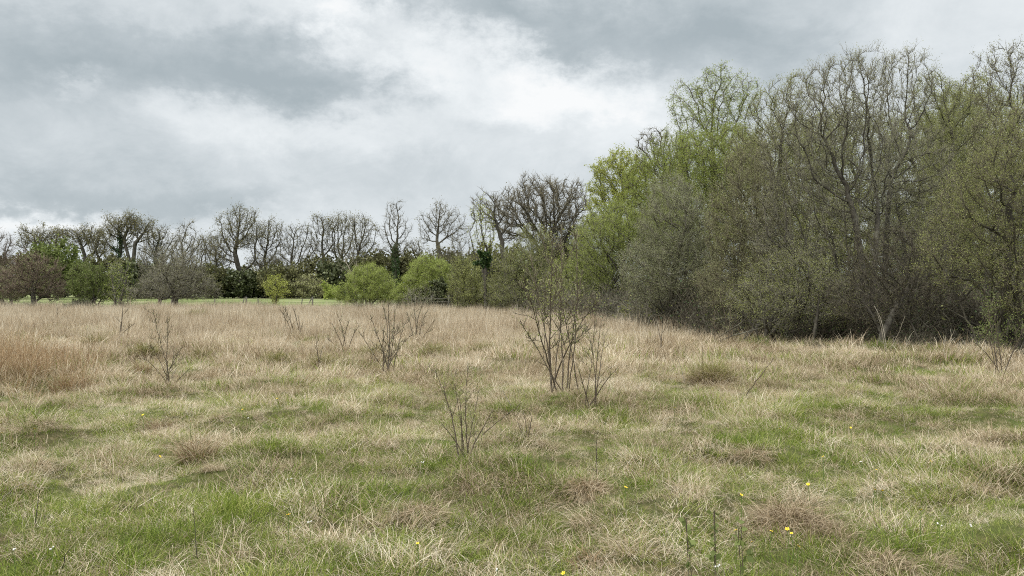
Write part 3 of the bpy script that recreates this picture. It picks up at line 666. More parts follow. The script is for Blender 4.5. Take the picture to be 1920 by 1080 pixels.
# ---- right hand belt of trees, from the back forwards
tree('poplar_tree','slim upright tree with sparse pale leaves left of the big bare oak','tree',905,62,[(905,430,24,60),(915,480,26,40),(893,400,14,30)],seed=401,fork=2.5,n=700,step=.32,rb=.12,rt=.014,tw=(3,.5,.012),twig='twig_grey',bark='bark_dark',leaf='leaf_lime',lf=(1800,.11),up=.5)
tree('oak_tree','big bare oak with a broad tangled crown behind the foreground saplings','oak tree',1030,78,[(1020,390,80,55),(960,410,48,50),(1070,385,40,50),(1000,350,36,22),(1055,440,60,50)],seed=402,fork=5,n=2600,step=.36,rb=.4,rt=.022,
     tw=(4,.8,.019),twig='twig_brown',bark='bark_dark',leaf='leaf_oak',lf=(1600,.13),jit=.45,subtw=1,cap=12000,shell=.9)
tree('oak_tree','bare wavy limbed tree leaning left beside the big bare oak','oak tree',950,72,[(915,390,34,30),(945,400,26,50),(900,370,18,16)],seed=403,fork=5,n=700,step=.36,rb=.22,rt=.018,tw=(4,.6,.016),twig='twig_brown',bark='bark_dark',jit=.4)
tree('maple_tree','pale lime green tree between the big bare oak and the tall wood','tree',1168,62,[(1155,345,52,54),(1190,370,48,60),(1135,395,38,44),(1170,305,36,24)],seed=404,fork=4,n=1400,step=.34,rb=.22,rt=.014,tw=(4,.55,.012),
     twig='twig_brown',bark='bark_dark',leaf='leaf_lime',lf=(28000,.10),asp=.7)
tree('oak_tree','bare brown crown rising between the lime tree and the tall birch','oak tree',1235,58,[(1228,275,38,34),(1210,300,24,34),(1255,310,38,50)],seed=405,fork=5.5,n=1100,step=.3,rb=.22,rt=.015,tw=(4,.5,.014),twig='twig_brown',bark='bark_dark',leaf='leaf_oak',lf=(1500,.08),jit=.4)
tree('birch_tree','tallest light green birch with drooping feathery leaves','birch',1345,50,[(1345,195,56,70),(1292,195,40,46),(1388,180,38,44),(1330,300,80,90),(1350,148,30,28)],seed=406,fork=5,n=1900,step=.28,rb=.2,rt=.011,tw=(4,.5,.009),
     twig='twig_brown',bark='bark_lichen',leaf='leaf_bright',lf=(34000,.085),asp=.4,droop=.7,up=.0,cap=10000)
tree('willow_tree','bright green willow filling the slope below the tall birch','willow',1320,45,[(1320,330,72,80),(1290,300,40,50),(1370,300,60,60),(1300,420,90,80)],seed=407,stems=7,n=2300,step=.28,rb=.12,rt=.011,tw=(5,.5,.010),
     twig='twig_brown',bark='bark_dark',leaf='leaf_green',lf=(90000,.07),asp=.4,up=.2,cap=11000)
tree('willow_tree','yellow green willow behind the foreground saplings','willow',1130,46,[(1130,490,66,80),(1150,440,60,50),(1090,530,60,60),(1190,500,60,90)],seed=408,stems=9,n=2300,step=.26,rb=.09,rt=.010,tw=(6,.45,.009),
     twig='twig_grey',bark='bark_dark',leaf='leaf_green',lf=(85000,.062),asp=.4,up=.3,cap=11000,minz=.1)
tree('willow_bush','dull olive willow directly behind the foreground sapling clump','willow',985,50,[(985,520,56,70),(1000,470,44,44),(950,550,44,44),(1040,550,50,50)],seed=409,stems=9,n=1900,step=.26,rb=.08,rt=.010,tw=(6,.45,.009),
     twig='twig_grey',bark='bark_dark',leaf='leaf_olive',lf=(50000,.06),asp=.4,up=.3,minz=.1,cap=10000)
# the back rank that closes the wood
BK = dict(stems=6, n=1700, step=.36, rb=.16, rt=.013, tw=(5,.6,.013), twig='twig_grey', bark='bark_dark', asp=.45, cap=9000, jit=.35)
bk1 = tree('willow_tree','dense olive green willow in the back rank behind the two crossing grey willows','willow',1480,44,[(1480,330,86,120),(1480,470,100,110),(1440,300,50,60)],seed=411,leaf='leaf_olive',lf=(60000,.075),**BK)
bk2 = tree('willow_tree','yellowish olive willow showing behind the tallest bare crown','willow',1600,42,[(1600,310,96,120),(1600,470,110,110)],seed=412,leaf='leaf_olive',lf=(60000,.075),**BK)
GB = 'back rank of olive willows in the wood'
bk1['group'] = bk2['group'] = GB
clone(bk1,(X(1715,43),43,0),2.1,(1.05,1,1.0),'olive willow in the back rank behind the second tall bare crown',GB)
clone(bk2,(X(1830,41),41,0),1.0,(1,1,1.06),'olive willow in the back rank behind the far right crowns',GB)
clone(bk1,(X(1950,42),42,0),4.0,(1.1,1,1.12),'olive willow in the back rank at the right edge of the frame',GB)
clone(bk2,(X(1400,47),47,0),3.3,(1,1,.86),'olive willow in the back rank behind the brownish willow',GB)
clone(bk2,(X(2080,40),40,0),5.0,(1.1,1,1.1),'olive willow beyond the right edge of the frame',GB)
clone(bk1,(X(1540,52),52,0),5.4,(1.1,1,1.16),'taller olive willow deepest in the wood behind the tallest bare crown',GB)
clone(bk2,(X(1780,52),52,0),2.7,(1.2,1,1.2),'taller olive willow deepest in the wood behind the greenish crown',GB)
for px, d, sx, sz, lb in [(1130,72,1.1,.75,'far'),(1240,68,1.1,.8,'far'),(1060,80,1.1,.7,'far')]:
    clone(bk2,(X(px,d),d,0),px*.7,(sx,1,sz),{1130:'olive willow hidden far behind the yellow green willow',1240:'olive willow hidden far behind the bare brown crown',1060:'olive willow low behind the big bare oak'}[px],GB)
tree('willow_tree','yellow green willow filling the slope between the lime tree and the tall birch','willow',1225,50,[(1225,350,60,60),(1260,300,40,60),(1190,420,60,60),(1240,420,60,70)],seed=431,stems=6,n=1900,step=.3,rb=.1,rt=.011,tw=(5,.5,.010),
     twig='twig_brown',bark='bark_dark',leaf='leaf_green',lf=(60000,.075),asp=.4,up=.3,cap=9000)
tree('willow_tree','grey budded willow closing the skyline between the birch and the tallest bare crown','willow',1455,33,[(1450,230,56,70),(1420,300,60,80),(1480,200,46,60),(1470,330,70,90)],seed=432,stems=6,n=2400,step=.24,rb=.11,rt=.008,tw=(4,.4,.008),
     twig='twig_brown',bark='bark_dark',leaf='leaf_olive',lf=(36000,.045),asp=.5,up=.4,jit=.3,trop=(0,0,.06),inert=.3,cap=12000,minz=1.5)
tree('willow_tree','grey budded willow closing the gap between the second tall crown and the right corner','willow',1760,33,[(1755,200,50,70),(1820,210,44,70),(1790,300,70,90)],seed=433,stems=6,n=2000,step=.26,rb=.11,rt=.008,tw=(4,.4,.008),
     twig='twig_grey',bark='bark_dark',leaf='leaf_olive',lf=(34000,.048),asp=.5,up=.4,jit=.3,trop=(0,0,.06),inert=.3,cap=12000,minz=1.5)
# front rank
FR = dict(rb=.10, rt=.006, k=5, step=.2, jit=.3, cap=15000, trop=(0,0,.06), inert=.3, subtw=1)
tree('willow_tree','grey green rounded willow with a tangled dark base at the wood edge','willow',1270,31,[(1265,430,68,90),(1265,365,44,36),(1245,510,84,70),(1300,520,60,80)],seed=421,stems=12,n=3200,tw=(5,.4,.007),twig='twig_grey',
     bark='bark_lichen',leaf='leaf_grey',lf=(75000,.04),asp=.45,up=.45,minz=.1,limbs=[(1200,560),(1225,520),(1250,480),(1300,480),(1330,500),(1345,540),(1210,590),(1320,580)],**FR)
tree('willow_tree','brownish olive willow between the grey green willow and the tall bare one','willow',1400,27,[(1400,430,80,110),(1400,340,50,80),(1385,540,84,60),(1440,500,60,90)],seed=422,stems=11,n=3400,tw=(5,.4,.007),twig='twig_brown',
     bark='bark_lichen',leaf='leaf_brownolive',lf=(60000,.036),asp=.45,up=.4,minz=.1,limbs=[(1340,470),(1380,420),(1420,440),(1450,500),(1350,540)],**FR)
tree('willow_tree','tallest bare willow with dark forked limbs fanning from one base','willow',1600,25,[(1590,175,80,78),(1530,225,80,95),(1480,300,60,90),(1620,300,100,130),(1500,430,90,120),(1630,135,54,46)],seed=423,stems=9,n=3800,tw=(4,.36,.0065),twig='twig_grey' ,
     bark='bark_dark',leaf='leaf_brownolive',lf=(30000,.036),asp=.5,up=.4,minz=2.6,spread=.45,limbs=[(1385,395),(1400,440),(1440,360),(1430,520),(1470,470),(1500,400),(1540,330),(1480,560),(1660,420),(1700,470),(1740,430),(1750,500),(1640,500),(1420,580)],**{**FR,'rb':.095,'step':.2})
tree('willow_tree','second tall bare willow right of the tallest, with an upright crown','willow',1705,28,[(1700,170,56,78),(1690,280,60,100),(1740,330,50,90),(1720,440,80,90)],seed=424,stems=6,n=2600,tw=(4,.38,.007),twig='twig_grey' ,
     bark='bark_dark',leaf='leaf_brownolive',lf=(22000,.038),asp=.5,up=.4,minz=2.4,**{**FR,'rb':.095,'step':.21})
tree('willow_tree','greenish crowned willow between the second tall bare one and the right edge','willow',1790,35,[(1785,230,48,70),(1800,330,60,100),(1770,450,70,90)],seed=425,stems=6,n=2200,tw=(4,.4,.008),twig='twig_grey',
     bark='bark_dark',leaf='leaf_olive',lf=(42000,.05),asp=.5,up=.4,minz=.8,**{**FR,'step':.25})
tree('willow_tree','bare topped willow in the upper right corner with bud tipped twigs','willow',1885,29,[(1868,150,50,60),(1905,140,40,55),(1880,270,70,90),(1930,330,70,110)],seed=426,stems=6,n=2400,tw=(4,.4,.008),twig='twig_brown',
     bark='bark_dark',leaf='leaf_brownolive',lf=(18000,.045),asp=.5,up=.4,minz=1.5,**{**FR,'step':.25})
tree('willow_tree','olive green willow overhanging the meadow at the right edge','willow',1905,20.5,[(1850,400,90,110),(1930,330,110,140),(1800,470,70,80),(1930,500,110,100)],seed=427,stems=10,n=3400,tw=(5,.34,.006),twig='twig_brown',
     bark='bark_dark',leaf='leaf_olive',lf=(60000,.034),asp=.5,up=.2,minz=.5,limbs=[(1800,420),(1830,380),(1770,470),(1860,440),(1790,540),(1840,560)],**{**FR,'rb':.12})
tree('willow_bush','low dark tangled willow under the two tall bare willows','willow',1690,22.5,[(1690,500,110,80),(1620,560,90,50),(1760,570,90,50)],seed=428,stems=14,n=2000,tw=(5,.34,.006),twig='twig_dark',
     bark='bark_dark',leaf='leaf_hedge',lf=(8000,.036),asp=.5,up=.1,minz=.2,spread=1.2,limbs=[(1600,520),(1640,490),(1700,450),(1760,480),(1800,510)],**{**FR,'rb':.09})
tree('willow_bush','low brown tangled willow in front of the brownish olive willow','willow',1480,23.5,[(1480,530,90,60),(1420,570,70,44),(1540,560,60,60)],seed=429,stems=13,n=1700,tw=(5,.34,.006),twig='twig_grey',
     bark='bark_dark',leaf='leaf_olive',lf=(16000,.036),asp=.5,up=.1,minz=.15,spread=1.0,limbs=[(1410,575),(1440,540),(1500,520),(1550,560),(1400,600)],**{**FR,'rb':.07})
tree('green_shrub','little yellow green shrub at the foot of the grey green willow','shrub',1185,36,[(1180,588,16,14),(1200,580,12,12)],seed=430,stems=4,n=150,step=.2,rb=.025,rt=.006,tw=(3,.3,.007),twig='twig_brown',bark='bark_dark',leaf='leaf_lime',lf=(900,.09))

# ------------------------------------------------------------ saplings in the meadow
SP = dict(bark='bark_brown', twig='twig_brown', k=6, up=.4, step=.11)
def sap(label, px, d, tips, seed, name='alder_sapling', **kw):
    a = dict(SP); a['twp'] = .6; a['pb'] = .5; a.update(kw); a['rt'] *= .8; a.setdefault('side', .3); a['side'] *= 1.2; a['pb'] = min(a['pb']+.1, .62); a['rb'] *= .78; a['rt'] *= .85; a['twp'] = 1.0; a['tw'] = (2, a['tw'][1], a['tw'][2]*.9); tree(name, label, 'sapling', px, d, [], seed=seed, tips=tips, **a)
sap('tallest many stemmed sapling clump with small green leaves, centre right of the meadow', 1052, 12.6,
    [(980,520),(998,478),(1014,440),(1034,450),(1056,425),(1076,440),(1100,505),(1126,560),(1046,500),(975,600)], 501, spread=.17,
    tw=(2,.17,.0055), rb=.0185, rt=.0115, leaf='leaf_olive', lf=(1500,.032), asp=.7, minz=.8, side=.26, pb=.50, twp=.9, t0=.34)
sap('bare sapling just right of and nearer than the tallest clump', 1112, 10.7, [(1098,610),(1118,560),(1140,640),(1160,690),(1080,680),(1128,600)], 502, spread=.05,
    tw=(1,.12,.003), rb=.012, rt=.0045, leaf='leaf_olive', lf=(200,.02), minz=.3, side=.32, pb=.6)
sap('dark stemmed sapling in front of the meadow centre, nearest of the branched ones', 872, 7.9, [(808,690),(845,700),(875,690),(898,730),(925,770),(860,740),(830,790)], 503, spread=.05,
    tw=(1,.08,.0022), rb=.0105, rt=.0034, leaf='leaf_olive', lf=(620,.017), asp=.6, minz=.2, side=.32, pb=.65, **{'step':.07})
sap('fan shaped brown bush sapling left of the tallest clump', 728, 15.5, [(680,620),(695,590),(712,580),(728,565),(745,580),(758,600),(775,620),(700,640),(720,610),(740,610)], 504, spread=.09,
    tw=(1,.16,.005), rb=.015, rt=.0066, leaf='leaf_brownolive', lf=(300,.026), minz=.35, side=.26, pb=.6, **{'step':.12})
sap('open sapling left of the fan shaped one', 640, 20.5, [(625,605),(640,590),(655,600),(672,610),(612,630)], 505, spread=.10, tw=(1,.2,.006), rb=.018, rt=.0085, leaf='leaf_brownolive', lf=(160,.03), minz=.3, side=.3, **{'step':.16})
sap('grey sapling behind and right of the fan shaped one', 778, 24, [(760,585),(775,572),(790,568),(803,580),(815,600)], 506, spread=.12, tw=(1,.25,.008), rb=.020, rt=.0095, leaf='leaf_grey', lf=(120,.03), minz=.3, side=.3, **{'step':.18})
sap('thin upright sapling with a bushy foot in the left meadow', 315, 13.7, [(300,580),(308,596),(345,650),(280,665),(360,690),(296,640)], 507, spread=.05,
    tw=(1,.14,.004), rb=.013, rt=.0056, leaf='leaf_brownolive', lf=(300,.022), minz=.2, side=.32, pb=.7, **{'step':.10})
sap('single thin sapling far left with a rusty foot', 222, 25, [(220,566),(228,600),(250,606)], 508, spread=.03, tw=(1,.22,.007), rb=.024, rt=.009, minz=.4, side=.25, **{'step':.2})
sap('pair of dark upright stems in the tall grass below the lime sapling', 535, 27, [(522,580),(532,572),(552,576),(560,590),(540,585)], 509, spread=.3, tw=(1,.25,.008), rb=.019, rt=.010, minz=.3, side=.25, **{'step':.2})
sap('short bare sapling left of the open one', 596, 16.5, [(592,630),(604,650)], 510, spread=.02, tw=(1,.12,.004), rb=.014, rt=.005, minz=.2, side=.25, **{'step':.13})
sap('small reddish sapling right of the nearest branched one', 986, 8.6, [(980,765),(998,780),(970,790)], 511, spread=.015, tw=(1,.07,.002), rb=.008, rt=.0026, minz=.08, side=.3, **{'step':.06})
sap('small thin sapling in the far left tall grass', 103, 38, [(100,575),(110,585)], 512, spread=.05, tw=(1,.3,.008), rb=.025, rt=.009, minz=.3, side=.3, **{'step':.25})
sap('leafy sapling with dark stems at the right edge of the meadow', 1880, 15.5, [(1840,590),(1860,560),(1885,545),(1915,560),(1940,600),(1830,640)], 513, name='willow_sapling', spread=.07,
    tw=(2,.2,.003), rb=.016, rt=.0055, leaf='leaf_mid', lf=(1300,.032), asp=.6, minz=.6, side=.4, **{'step':.12})
sap('bare little sapling at the grass edge below the grey green willow', 1238, 20, [(1232,600),(1246,612)], 514, spread=.04, tw=(1,.2,.005), rb=.018, rt=.006, minz=.2, side=.3, **{'step':.16})
sap('young tree shoots in front of the brownish olive willow', 1352, 22, [(1340,560),(1352,545),(1366,570),(1330,600)], 515, spread=.25, tw=(1,.25,.005), rb=.02, rt=.006, leaf='leaf_brownolive', lf=(250,.03), minz=.3, side=.3, **{'step':.18})
sap('pale bleached dead sapling with upturned prongs at the wood edge', 1664, 19.5, [(1664,575),(1648,590),(1680,592)], 516, name='dead_sapling', spread=.01, tw=(1,.12,.005), rb=.013, rt=.008, minz=.3, side=.2, pb=.4,
    **{'step':.16,'bark':'bark_pale','twig':'twig_grey'})
sap('dotted grey stem with tiny buds low in the centre right foreground', 1120, 7.2, [(1120,805)], 517, spread=.01, tw=(1,.04,.0018), rb=.008, rt=.0026, leaf='leaf_grey', lf=(80,.016), minz=.05, side=.15, **{'step':.05})
# broad leaved young shoots at the bottom of the picture
for i, (px, d, top, lb) in enumerate([(1345,4.75,950,'tallest broad leaved young shoot at the bottom of the meadow'),(1395,4.5,1010,'broad leaved shoot right of the tallest one at the bottom'),(1292,4.55,1000,'broad leaved shoot left of the tallest one at the bottom')]):
    tree('young_shoot', lb, 'shoot', px, d, [(px-8,top+36,13,42)], seed=530+i, stems=2, spread=.015, n=22, step=.05, rb=.005, rt=.0022, k=6, jit=.12, trop=(0,0,.4), bark='bark_brown',
         tw=(1,.03,.001), twig='twig_brown', leaf='leaf_mid', lf=(30,.044), asp=.7, minz=.05, group='broad leaved shoots at the bottom of the meadow')

def undergrowth():
    R = np.random.default_rng(77); vs = []
    for v in range(6):
        n = 260; B = np.stack([R.normal(0,.4,n), R.normal(0,.4,n), np.zeros(n)], 1); d0 = nrm(R.normal(0,.7,(n,3))+np.array([0,0,.8])); d0[:,2] = abs(d0[:,2])
        V, a4, a3, tp, td = twigs(B, d0, R.uniform(.5,1.7,n), np.full(n,.008), R, .45, .0, 4)
        parts = [(V, a4, a3, np.repeat(R.uniform(0,1,n), 13), 0)]
        ap = np.concatenate(tp[1:]); ad = np.concatenate(td); i = R.integers(0, len(ap), 700)
        V, a4, a3, tp2, td2 = twigs(ap[i], nrm(ad[i]+R.normal(0,.7,(700,3))), R.uniform(.15,.6,700), np.full(700,.005), R, .4, .0, 2); parts.append((V, a4, a3, np.repeat(R.uniform(0,1,700), 7), 0))
        i = R.integers(0, len(ap), 380); LV, LF = leaves(ap[i]+R.normal(0,.06,(380,3)), .07, R, .6); parts.append((LV, LF, np.zeros((0,3),int), np.repeat(R.uniform(0,1,380),4), 1))
        vs.append(merge(parts, [M['twig_dark'], M['leaf_ivy']] if v < 3 else [M['twig_grey'], M['leaf_olive']] if v < 5 else [M['twig_brown'], M['leaf_hedge']], 'tangle', link=False))
    c = src('undergrowth tangles', vs); x = R.uniform(-8, 46, 9000); y = R.uniform(16, 75, 9000)
    ex = R.uniform(X(-60,57), X(930,57), 150); ey = 57+R.normal(0,1.2,150)
    k = (in_wood(x, y-.6) | (in_wood(x, y+2.0) & (R.uniform(0,1,9000) < .22))) & (x < .82*y+3) & (R.uniform(0,1,9000) < np.where(y < 45, .75, .35)); x = x[k]; y = y[k]; e = (ex < X(260,57)) | (ex > X(600,57)) | (R.uniform(0,1,150) < .25); n0 = len(x); x = np.concatenate([x, ex[e]]); y = np.concatenate([y, ey[e]]); n = len(x); s = R.uniform(.35, 1.25, n)*np.clip((y-np.interp(x, [5.6, 7, 10, 11.5, 16], [30, 24, 20, 18, 17]))/5, .28, 1.2)*(.4+1.1*fbm(x, y, 2.5, 2, 19))
    s[n0:] = R.uniform(.3,.7,n-n0)
    scatter('undergrowth', np.stack([x, y, ground_h(x, y)-.03], 1), R.uniform(0,6.28,n), R.normal(0,.1,n), np.stack([s,s,s*1.1],1), R.uniform(0,1,n), np.where((x > 8) & (R.uniform(0,1,n) < .85), R.integers(0,3,n), R.integers(0,6,n)), c, 'tangled brambles and dead twigs on the floor of the wood', 'undergrowth', M['twig_brown'])  # shade-coloured dark tangles favoured on the right to deepen the wood's base
undergrowth()
# ------------------------------------------------------------ tussocks, sticks, flowers, fence
def tussock(label, px, py, rad, L, spec, seed, name='grass_tussock', rz=0):
    """spec: list of (count, material, lean, curl, width, length factor)"""
    R = np.random.default_rng(seed); d = D(py); x = X(px, d); parts = []; mats = []
    for i, (n, m, lean, curl, w, lf) in enumerate(spec):
        parts.append((*blades(n, rad, L*lf, w, R, lean=lean, curl=curl, nseg=5, sink=.05, origin_bias=1.2), i)); mats.append(M[m])
    for p in parts:      # mound
        V = p[0]; rr = np.hypot(V[:,0], V[:,1]); V[:,2] += .6*rad*np.exp(-(rr/rad)**2)
    o = merge(parts, mats, name); o.location = (x, d, float(ground_h(x, d))); tag(o, label, 'tussock', 'large grass tussocks in the meadow'); return o
tussock('rounded olive green sedge tussock with straw skirts, right of centre', 1335, 722, .34, .62, [(650,'sedge',(0,.6),(.3,1.5),.006,.85),(500,'straw',(0,.8),(.5,1.6),.005,.8),(1000,'straw',(.5,1.2),(.6,1.5),.006,1.05)], 1)
tussock('dark based tussock with long arching dead blades in the left foreground', 370, 868, .17, .56, [(130,'rust',(0,.6),(.2,1.5),.004,.7),(260,'straw',(0,.7),(.3,1.7),.004,.75),(130,'straw',(.2,1.0),(.8,2.4),.006,1.1),(240,'green',(.3,1.2),(.2,1.2),.005,.5)], 2)
tussock('shaggy straw tussock combed over its shaded hollow, lower right', 1480, 985, .22, .42, [(1100,'straw',(.1,.9),(1.2,2.7),.0035,1.0),(40,'rust',(.2,1.1),(1.2,2.7),.0035,.9)], 3)
tussock('smaller straw tussock just right of the shaggy one', 1560, 1005, .14, .30, [(420,'straw',(.1,.9),(1.2,2.6),.0035,1.0)], 4)
tussock('drooping pale tussock on the left above the green grass', 75, 815, .20, .42, [(420,'straw',(.2,1.1),(1.2,2.7),.004,1.0),(100,'green',(.1,.8),(.4,1.4),.005,.8)], 5)
tussock('flattened straw tussock at the lower centre left', 790, 975, .18, .28, [(460,'straw',(.3,1.1),(1.0,2.4),.0035,1.0)], 6)
tussock('brownish tussock with a dark hollow near the bottom right of centre', 1105, 1050, .12, .22, [(60,'rust',(.1,1.0),(.9,2.3),.0035,1.0),(260,'straw',(.5,1.2),(.9,2.3),.0035,1.0)], 7)
tussock('straw tussock at the lower right with a dark opening', 1665, 1055, .15, .28, [(500,'straw',(.2,1.0),(1.2,2.6),.0035,1.0)], 8)
tussock('wispy brown tussock beside two yellow flowers on the left', 300, 800, .15, .32, [(420,'straw',(.1,1.0),(.9,2.3),.0035,1.0),(60,'rust',(.1,.8),(.5,1.5),.0035,1.0)], 9)
tussock('small low green tussock in the tall grass before the wide hawthorn', 372, 603, .55, .8, [(500,'sedge',(0,.9),(.3,1.3),.016,.9)], 10)
tussock('straw tussock left of the combed one, behind the yellow flower', 1100, 925, .18, .32, [(600,'straw',(.2,1.1),(1.0,2.4),.0035,1.0),(90,'rust',(.2,1.0),(.5,1.5),.0035,.9)], 12)
tussock('straw tussock below the green hollow on the right', 1410, 865, .18, .32, [(420,'straw',(.2,1.1),(1.0,2.4),.0035,1.0)], 13)
tussock('low brown bracken heap under the dark willows', 1705, 650, .55, .55, [(900,'rust',(.1,1.1),(.4,1.4),.012,1.0)], 14)
for i, (px, py, L, rad, lb) in enumerate([(20,690,.85,.34,'tallest rusty sedge clump at the left edge'),(95,680,.7,.30,'rusty sedge clump second from the left edge'),(55,725,.62,.3,'rusty sedge clump between and in front of the two tallest'),
        (130,735,.5,.26,'lower rusty sedge clump right of the tall ones'),(-25,730,.8,.36,'rusty sedge clump cut by the left edge'),(265,700,.35,.16,'small reddish clump left of the thin sapling')]):
    tussock(lb, px, py, rad, L, [(200,'rust',(0,.5),(.0,1.2),.006,1.0),(130,'straw',(.0,.7),(.2,1.4),.006,.95),(60,'sedge',(.1,.9),(.2,1.2),.006,.7)], 20+i, 'sedge_clump')
# green-olive sedge tussocks across the middle
for i, (px, py) in enumerate([(270,672),(380,675),(520,678),(700,668),(815,672),(915,668),(180,655),(610,690),(1420,655),(1790,650),(1650,668)]):
    tussock(['olive sedge tussock left of the thin sapling','olive sedge tussock right of the thin sapling','olive sedge tussock below the pair of dark stems','olive sedge tussock behind the fan shaped sapling','olive sedge tussock right of the fan shaped sapling',
             'olive sedge tussock left of the tallest clump','olive sedge tussock beside the single thin sapling','olive sedge tussock left of the open sapling','fresh green tuft at the dark foot of the brownish willow','green tuft under the right edge willow','olive tuft by the bleached dead sapling'][i],
            px, py, .33, .42, [(420,'sedge' if i < 8 else 'green',(0,.8),(.3,1.3),.009,1.0),(240,'straw',(.4,1.1),(.5,1.4),.008,1.1)], 40+i)

def stick(label, pts, r, mat, name='dry_stalk', group='dry stalks standing in the meadow'):
    P = np.array(pts, float); n = len(P); q = []
    for a, b in zip(P[:-1], P[1:]): q += [a+(b-a)*t for t in np.linspace(0,1,5)[:-1]]
    q.append(P[-1]); q = np.array(q); q[1:-1] += np.random.default_rng(len(label)).normal(0, r*.8, q[1:-1].shape)
    o0 = q[0].copy(); q = q-o0; par = np.arange(len(q))-1
    V, F, _ = tubes(q, par, np.linspace(r, r*.45, len(q)), 6)
    k = 6; tip = (len(q)-1)*k; F.append(np.array([[tip+5,tip+4,tip+3,tip+2,tip+1,tip]]))
    o = mk(name, V, F, M[mat], smooth=True); o.location = o0; tag(o, label, 'stalk', group)
def gp(px, py, d): return (X(px, d), d, Z(py, d))
stick('dark broken stalk standing in green grass at the lower left', [gp(66,985,5.8), gp(75,918,5.8)], .004, 'bark_dark')
stick('pale arching stem over the dark stalk at the lower left edge', [gp(2,940,5.8), gp(22,918,5.8), gp(42,907,5.8), gp(62,908,5.8), gp(80,920,5.8)], .003, 'bark_pale')
stick('dark leaning stalk at the bottom left', [gp(108,1082,4.9), gp(131,1030,4.9)], .005, 'bark_dark')
stick('thin dark upright stalk left of bottom centre', [gp(370,1048,4.9), gp(362,952,4.9)], .003, 'bark_dark')
stick('long leaning dead branch right of the olive sedge tussock', [gp(1398,742,12.2), gp(1425,705,12.2), gp(1450,672,12.2)], .008, 'bark_brown')
stick('pale thin dead stem left of the olive sedge tussock', [gp(1284,715,13), gp(1270,668,13)], .006, 'bark_pale')
stick('tall thin brown stem standing in front of the right hand wood', [gp(1318,712,14), gp(1316,640,14)], .005, 'bark_brown')
stick('leaning twiggy stem right of the nearest branched sapling', [gp(905,815,8.2), gp(940,785,8.2), gp(978,755,8.2)], .005, 'bark_brown')
stick('pale dead stick lying left of the tallest sapling clump', [gp(958,760,10.5), gp(938,728,10.5)], .006, 'bark_pale')
stick('tall straight pale stem in the right meadow', [gp(1700,820,9.6), gp(1688,750,9.6)], .004, 'bark_pale')

def disc_petals(R, s):
    V = []; F = []; o = 0
    for i in range(5):
        a = i*2*math.pi/5+R.uniform(-.15,.15); c, sn = math.cos(a), math.sin(a); pts = [(0,0,0),(.5,-.42,.10),(.95,-.30,.28),(1.08,0,.32),(.95,.30,.28),(.5,.42,.10)]
        V += [((x*c-y*sn)*s, (x*sn+y*c)*s, z*s) for x, y, z in pts]; F.append([o+j for j in range(6)]); o += 6
    return np.array(V), np.array(F)
def simplemat(name, c, rough=.5):
    m = bpy.data.materials.new(name); m.use_nodes = True; nt = m.node_tree; g = G(nt); p = nt.nodes['Principled BSDF']
    geo = g.n('ShaderNodeNewGeometry'); f = g.noise(geo.outputs['Position'], 60, 3, .6)
    nt.links.new(g.mix(f, tuple(v*.8 for v in c), tuple(min(1, v*1.15) for v in c)), p.inputs['Base Color']); p.inputs['Roughness'].default_value = rough; return m
M['yellow'] = simplemat('yellow petals', (.83,.60,.02)); M['centre'] = simplemat('orange flower centre', (.62,.34,.02)); M['stem'] = simplemat('green stem', (.12,.19,.04))
M['fluff'] = simplemat('white fluff', (.78,.77,.73), .9); M['wood'] = simplemat('grey weathered wood', (.13,.125,.10), .9)
def icos(c, r, seed=0):
    R = np.random.default_rng(seed); t = (1+5**.5)/2
    V = nrm(np.array([(-1,t,0),(1,t,0),(-1,-t,0),(1,-t,0),(0,-1,t),(0,1,t),(0,-1,-t),(0,1,-t),(t,0,-1),(t,0,1),(-t,0,-1),(-t,0,1)], float))
    F = np.array([(0,11,5),(0,5,1),(0,1,7),(0,7,10),(0,10,11),(1,5,9),(5,11,4),(11,10,2),(10,7,6),(7,1,8),(3,9,4),(3,4,2),(3,2,6),(3,6,8),(3,8,9),(4,9,5),(2,4,11),(6,2,10),(8,6,7),(9,8,1)])
    return V*r*R.uniform(.8,1.15,(12,1))+np.array(c), F
def flower(px, py, lb, i, s=.0125):
    R = np.random.default_rng(900+i); d = CH*.88*FPX/(py-HY); x = X(px, d); z = float(ground_h(x, d)); h = max(.12, Z(py, d)-z)
    o = empty('yellow_flower', (x, d, z), lb, 'flower', 'yellow flowers in the meadow', R.uniform(0,6))
    q = np.array([(0,0,0),(.01,.005,h*.5),(0,0,h)]); V, F, _ = tubes(q, np.array([-1,0,1]), np.array([.003,.0025,.002]), 5); mk('stem', V, F, M['stem'], o)
    s = s*R.uniform(.8, 1.2)*(1.0 if d < 7 else 1.15)
    V, F = disc_petals(R, s); tx = R.uniform(.2,.7); V2 = V.copy(); V2[:,1] = V[:,1]*math.cos(tx)-V[:,2]*math.sin(tx); V2[:,2] = V[:,1]*math.sin(tx)+V[:,2]*math.cos(tx)
    mk('petals', V2+np.array([0,0,h]), [F], M['yellow'], o); V, F = icos((0,0,h+s*.12), s*.26, i); mk('flower_centre', V, [F], M['centre'], o)
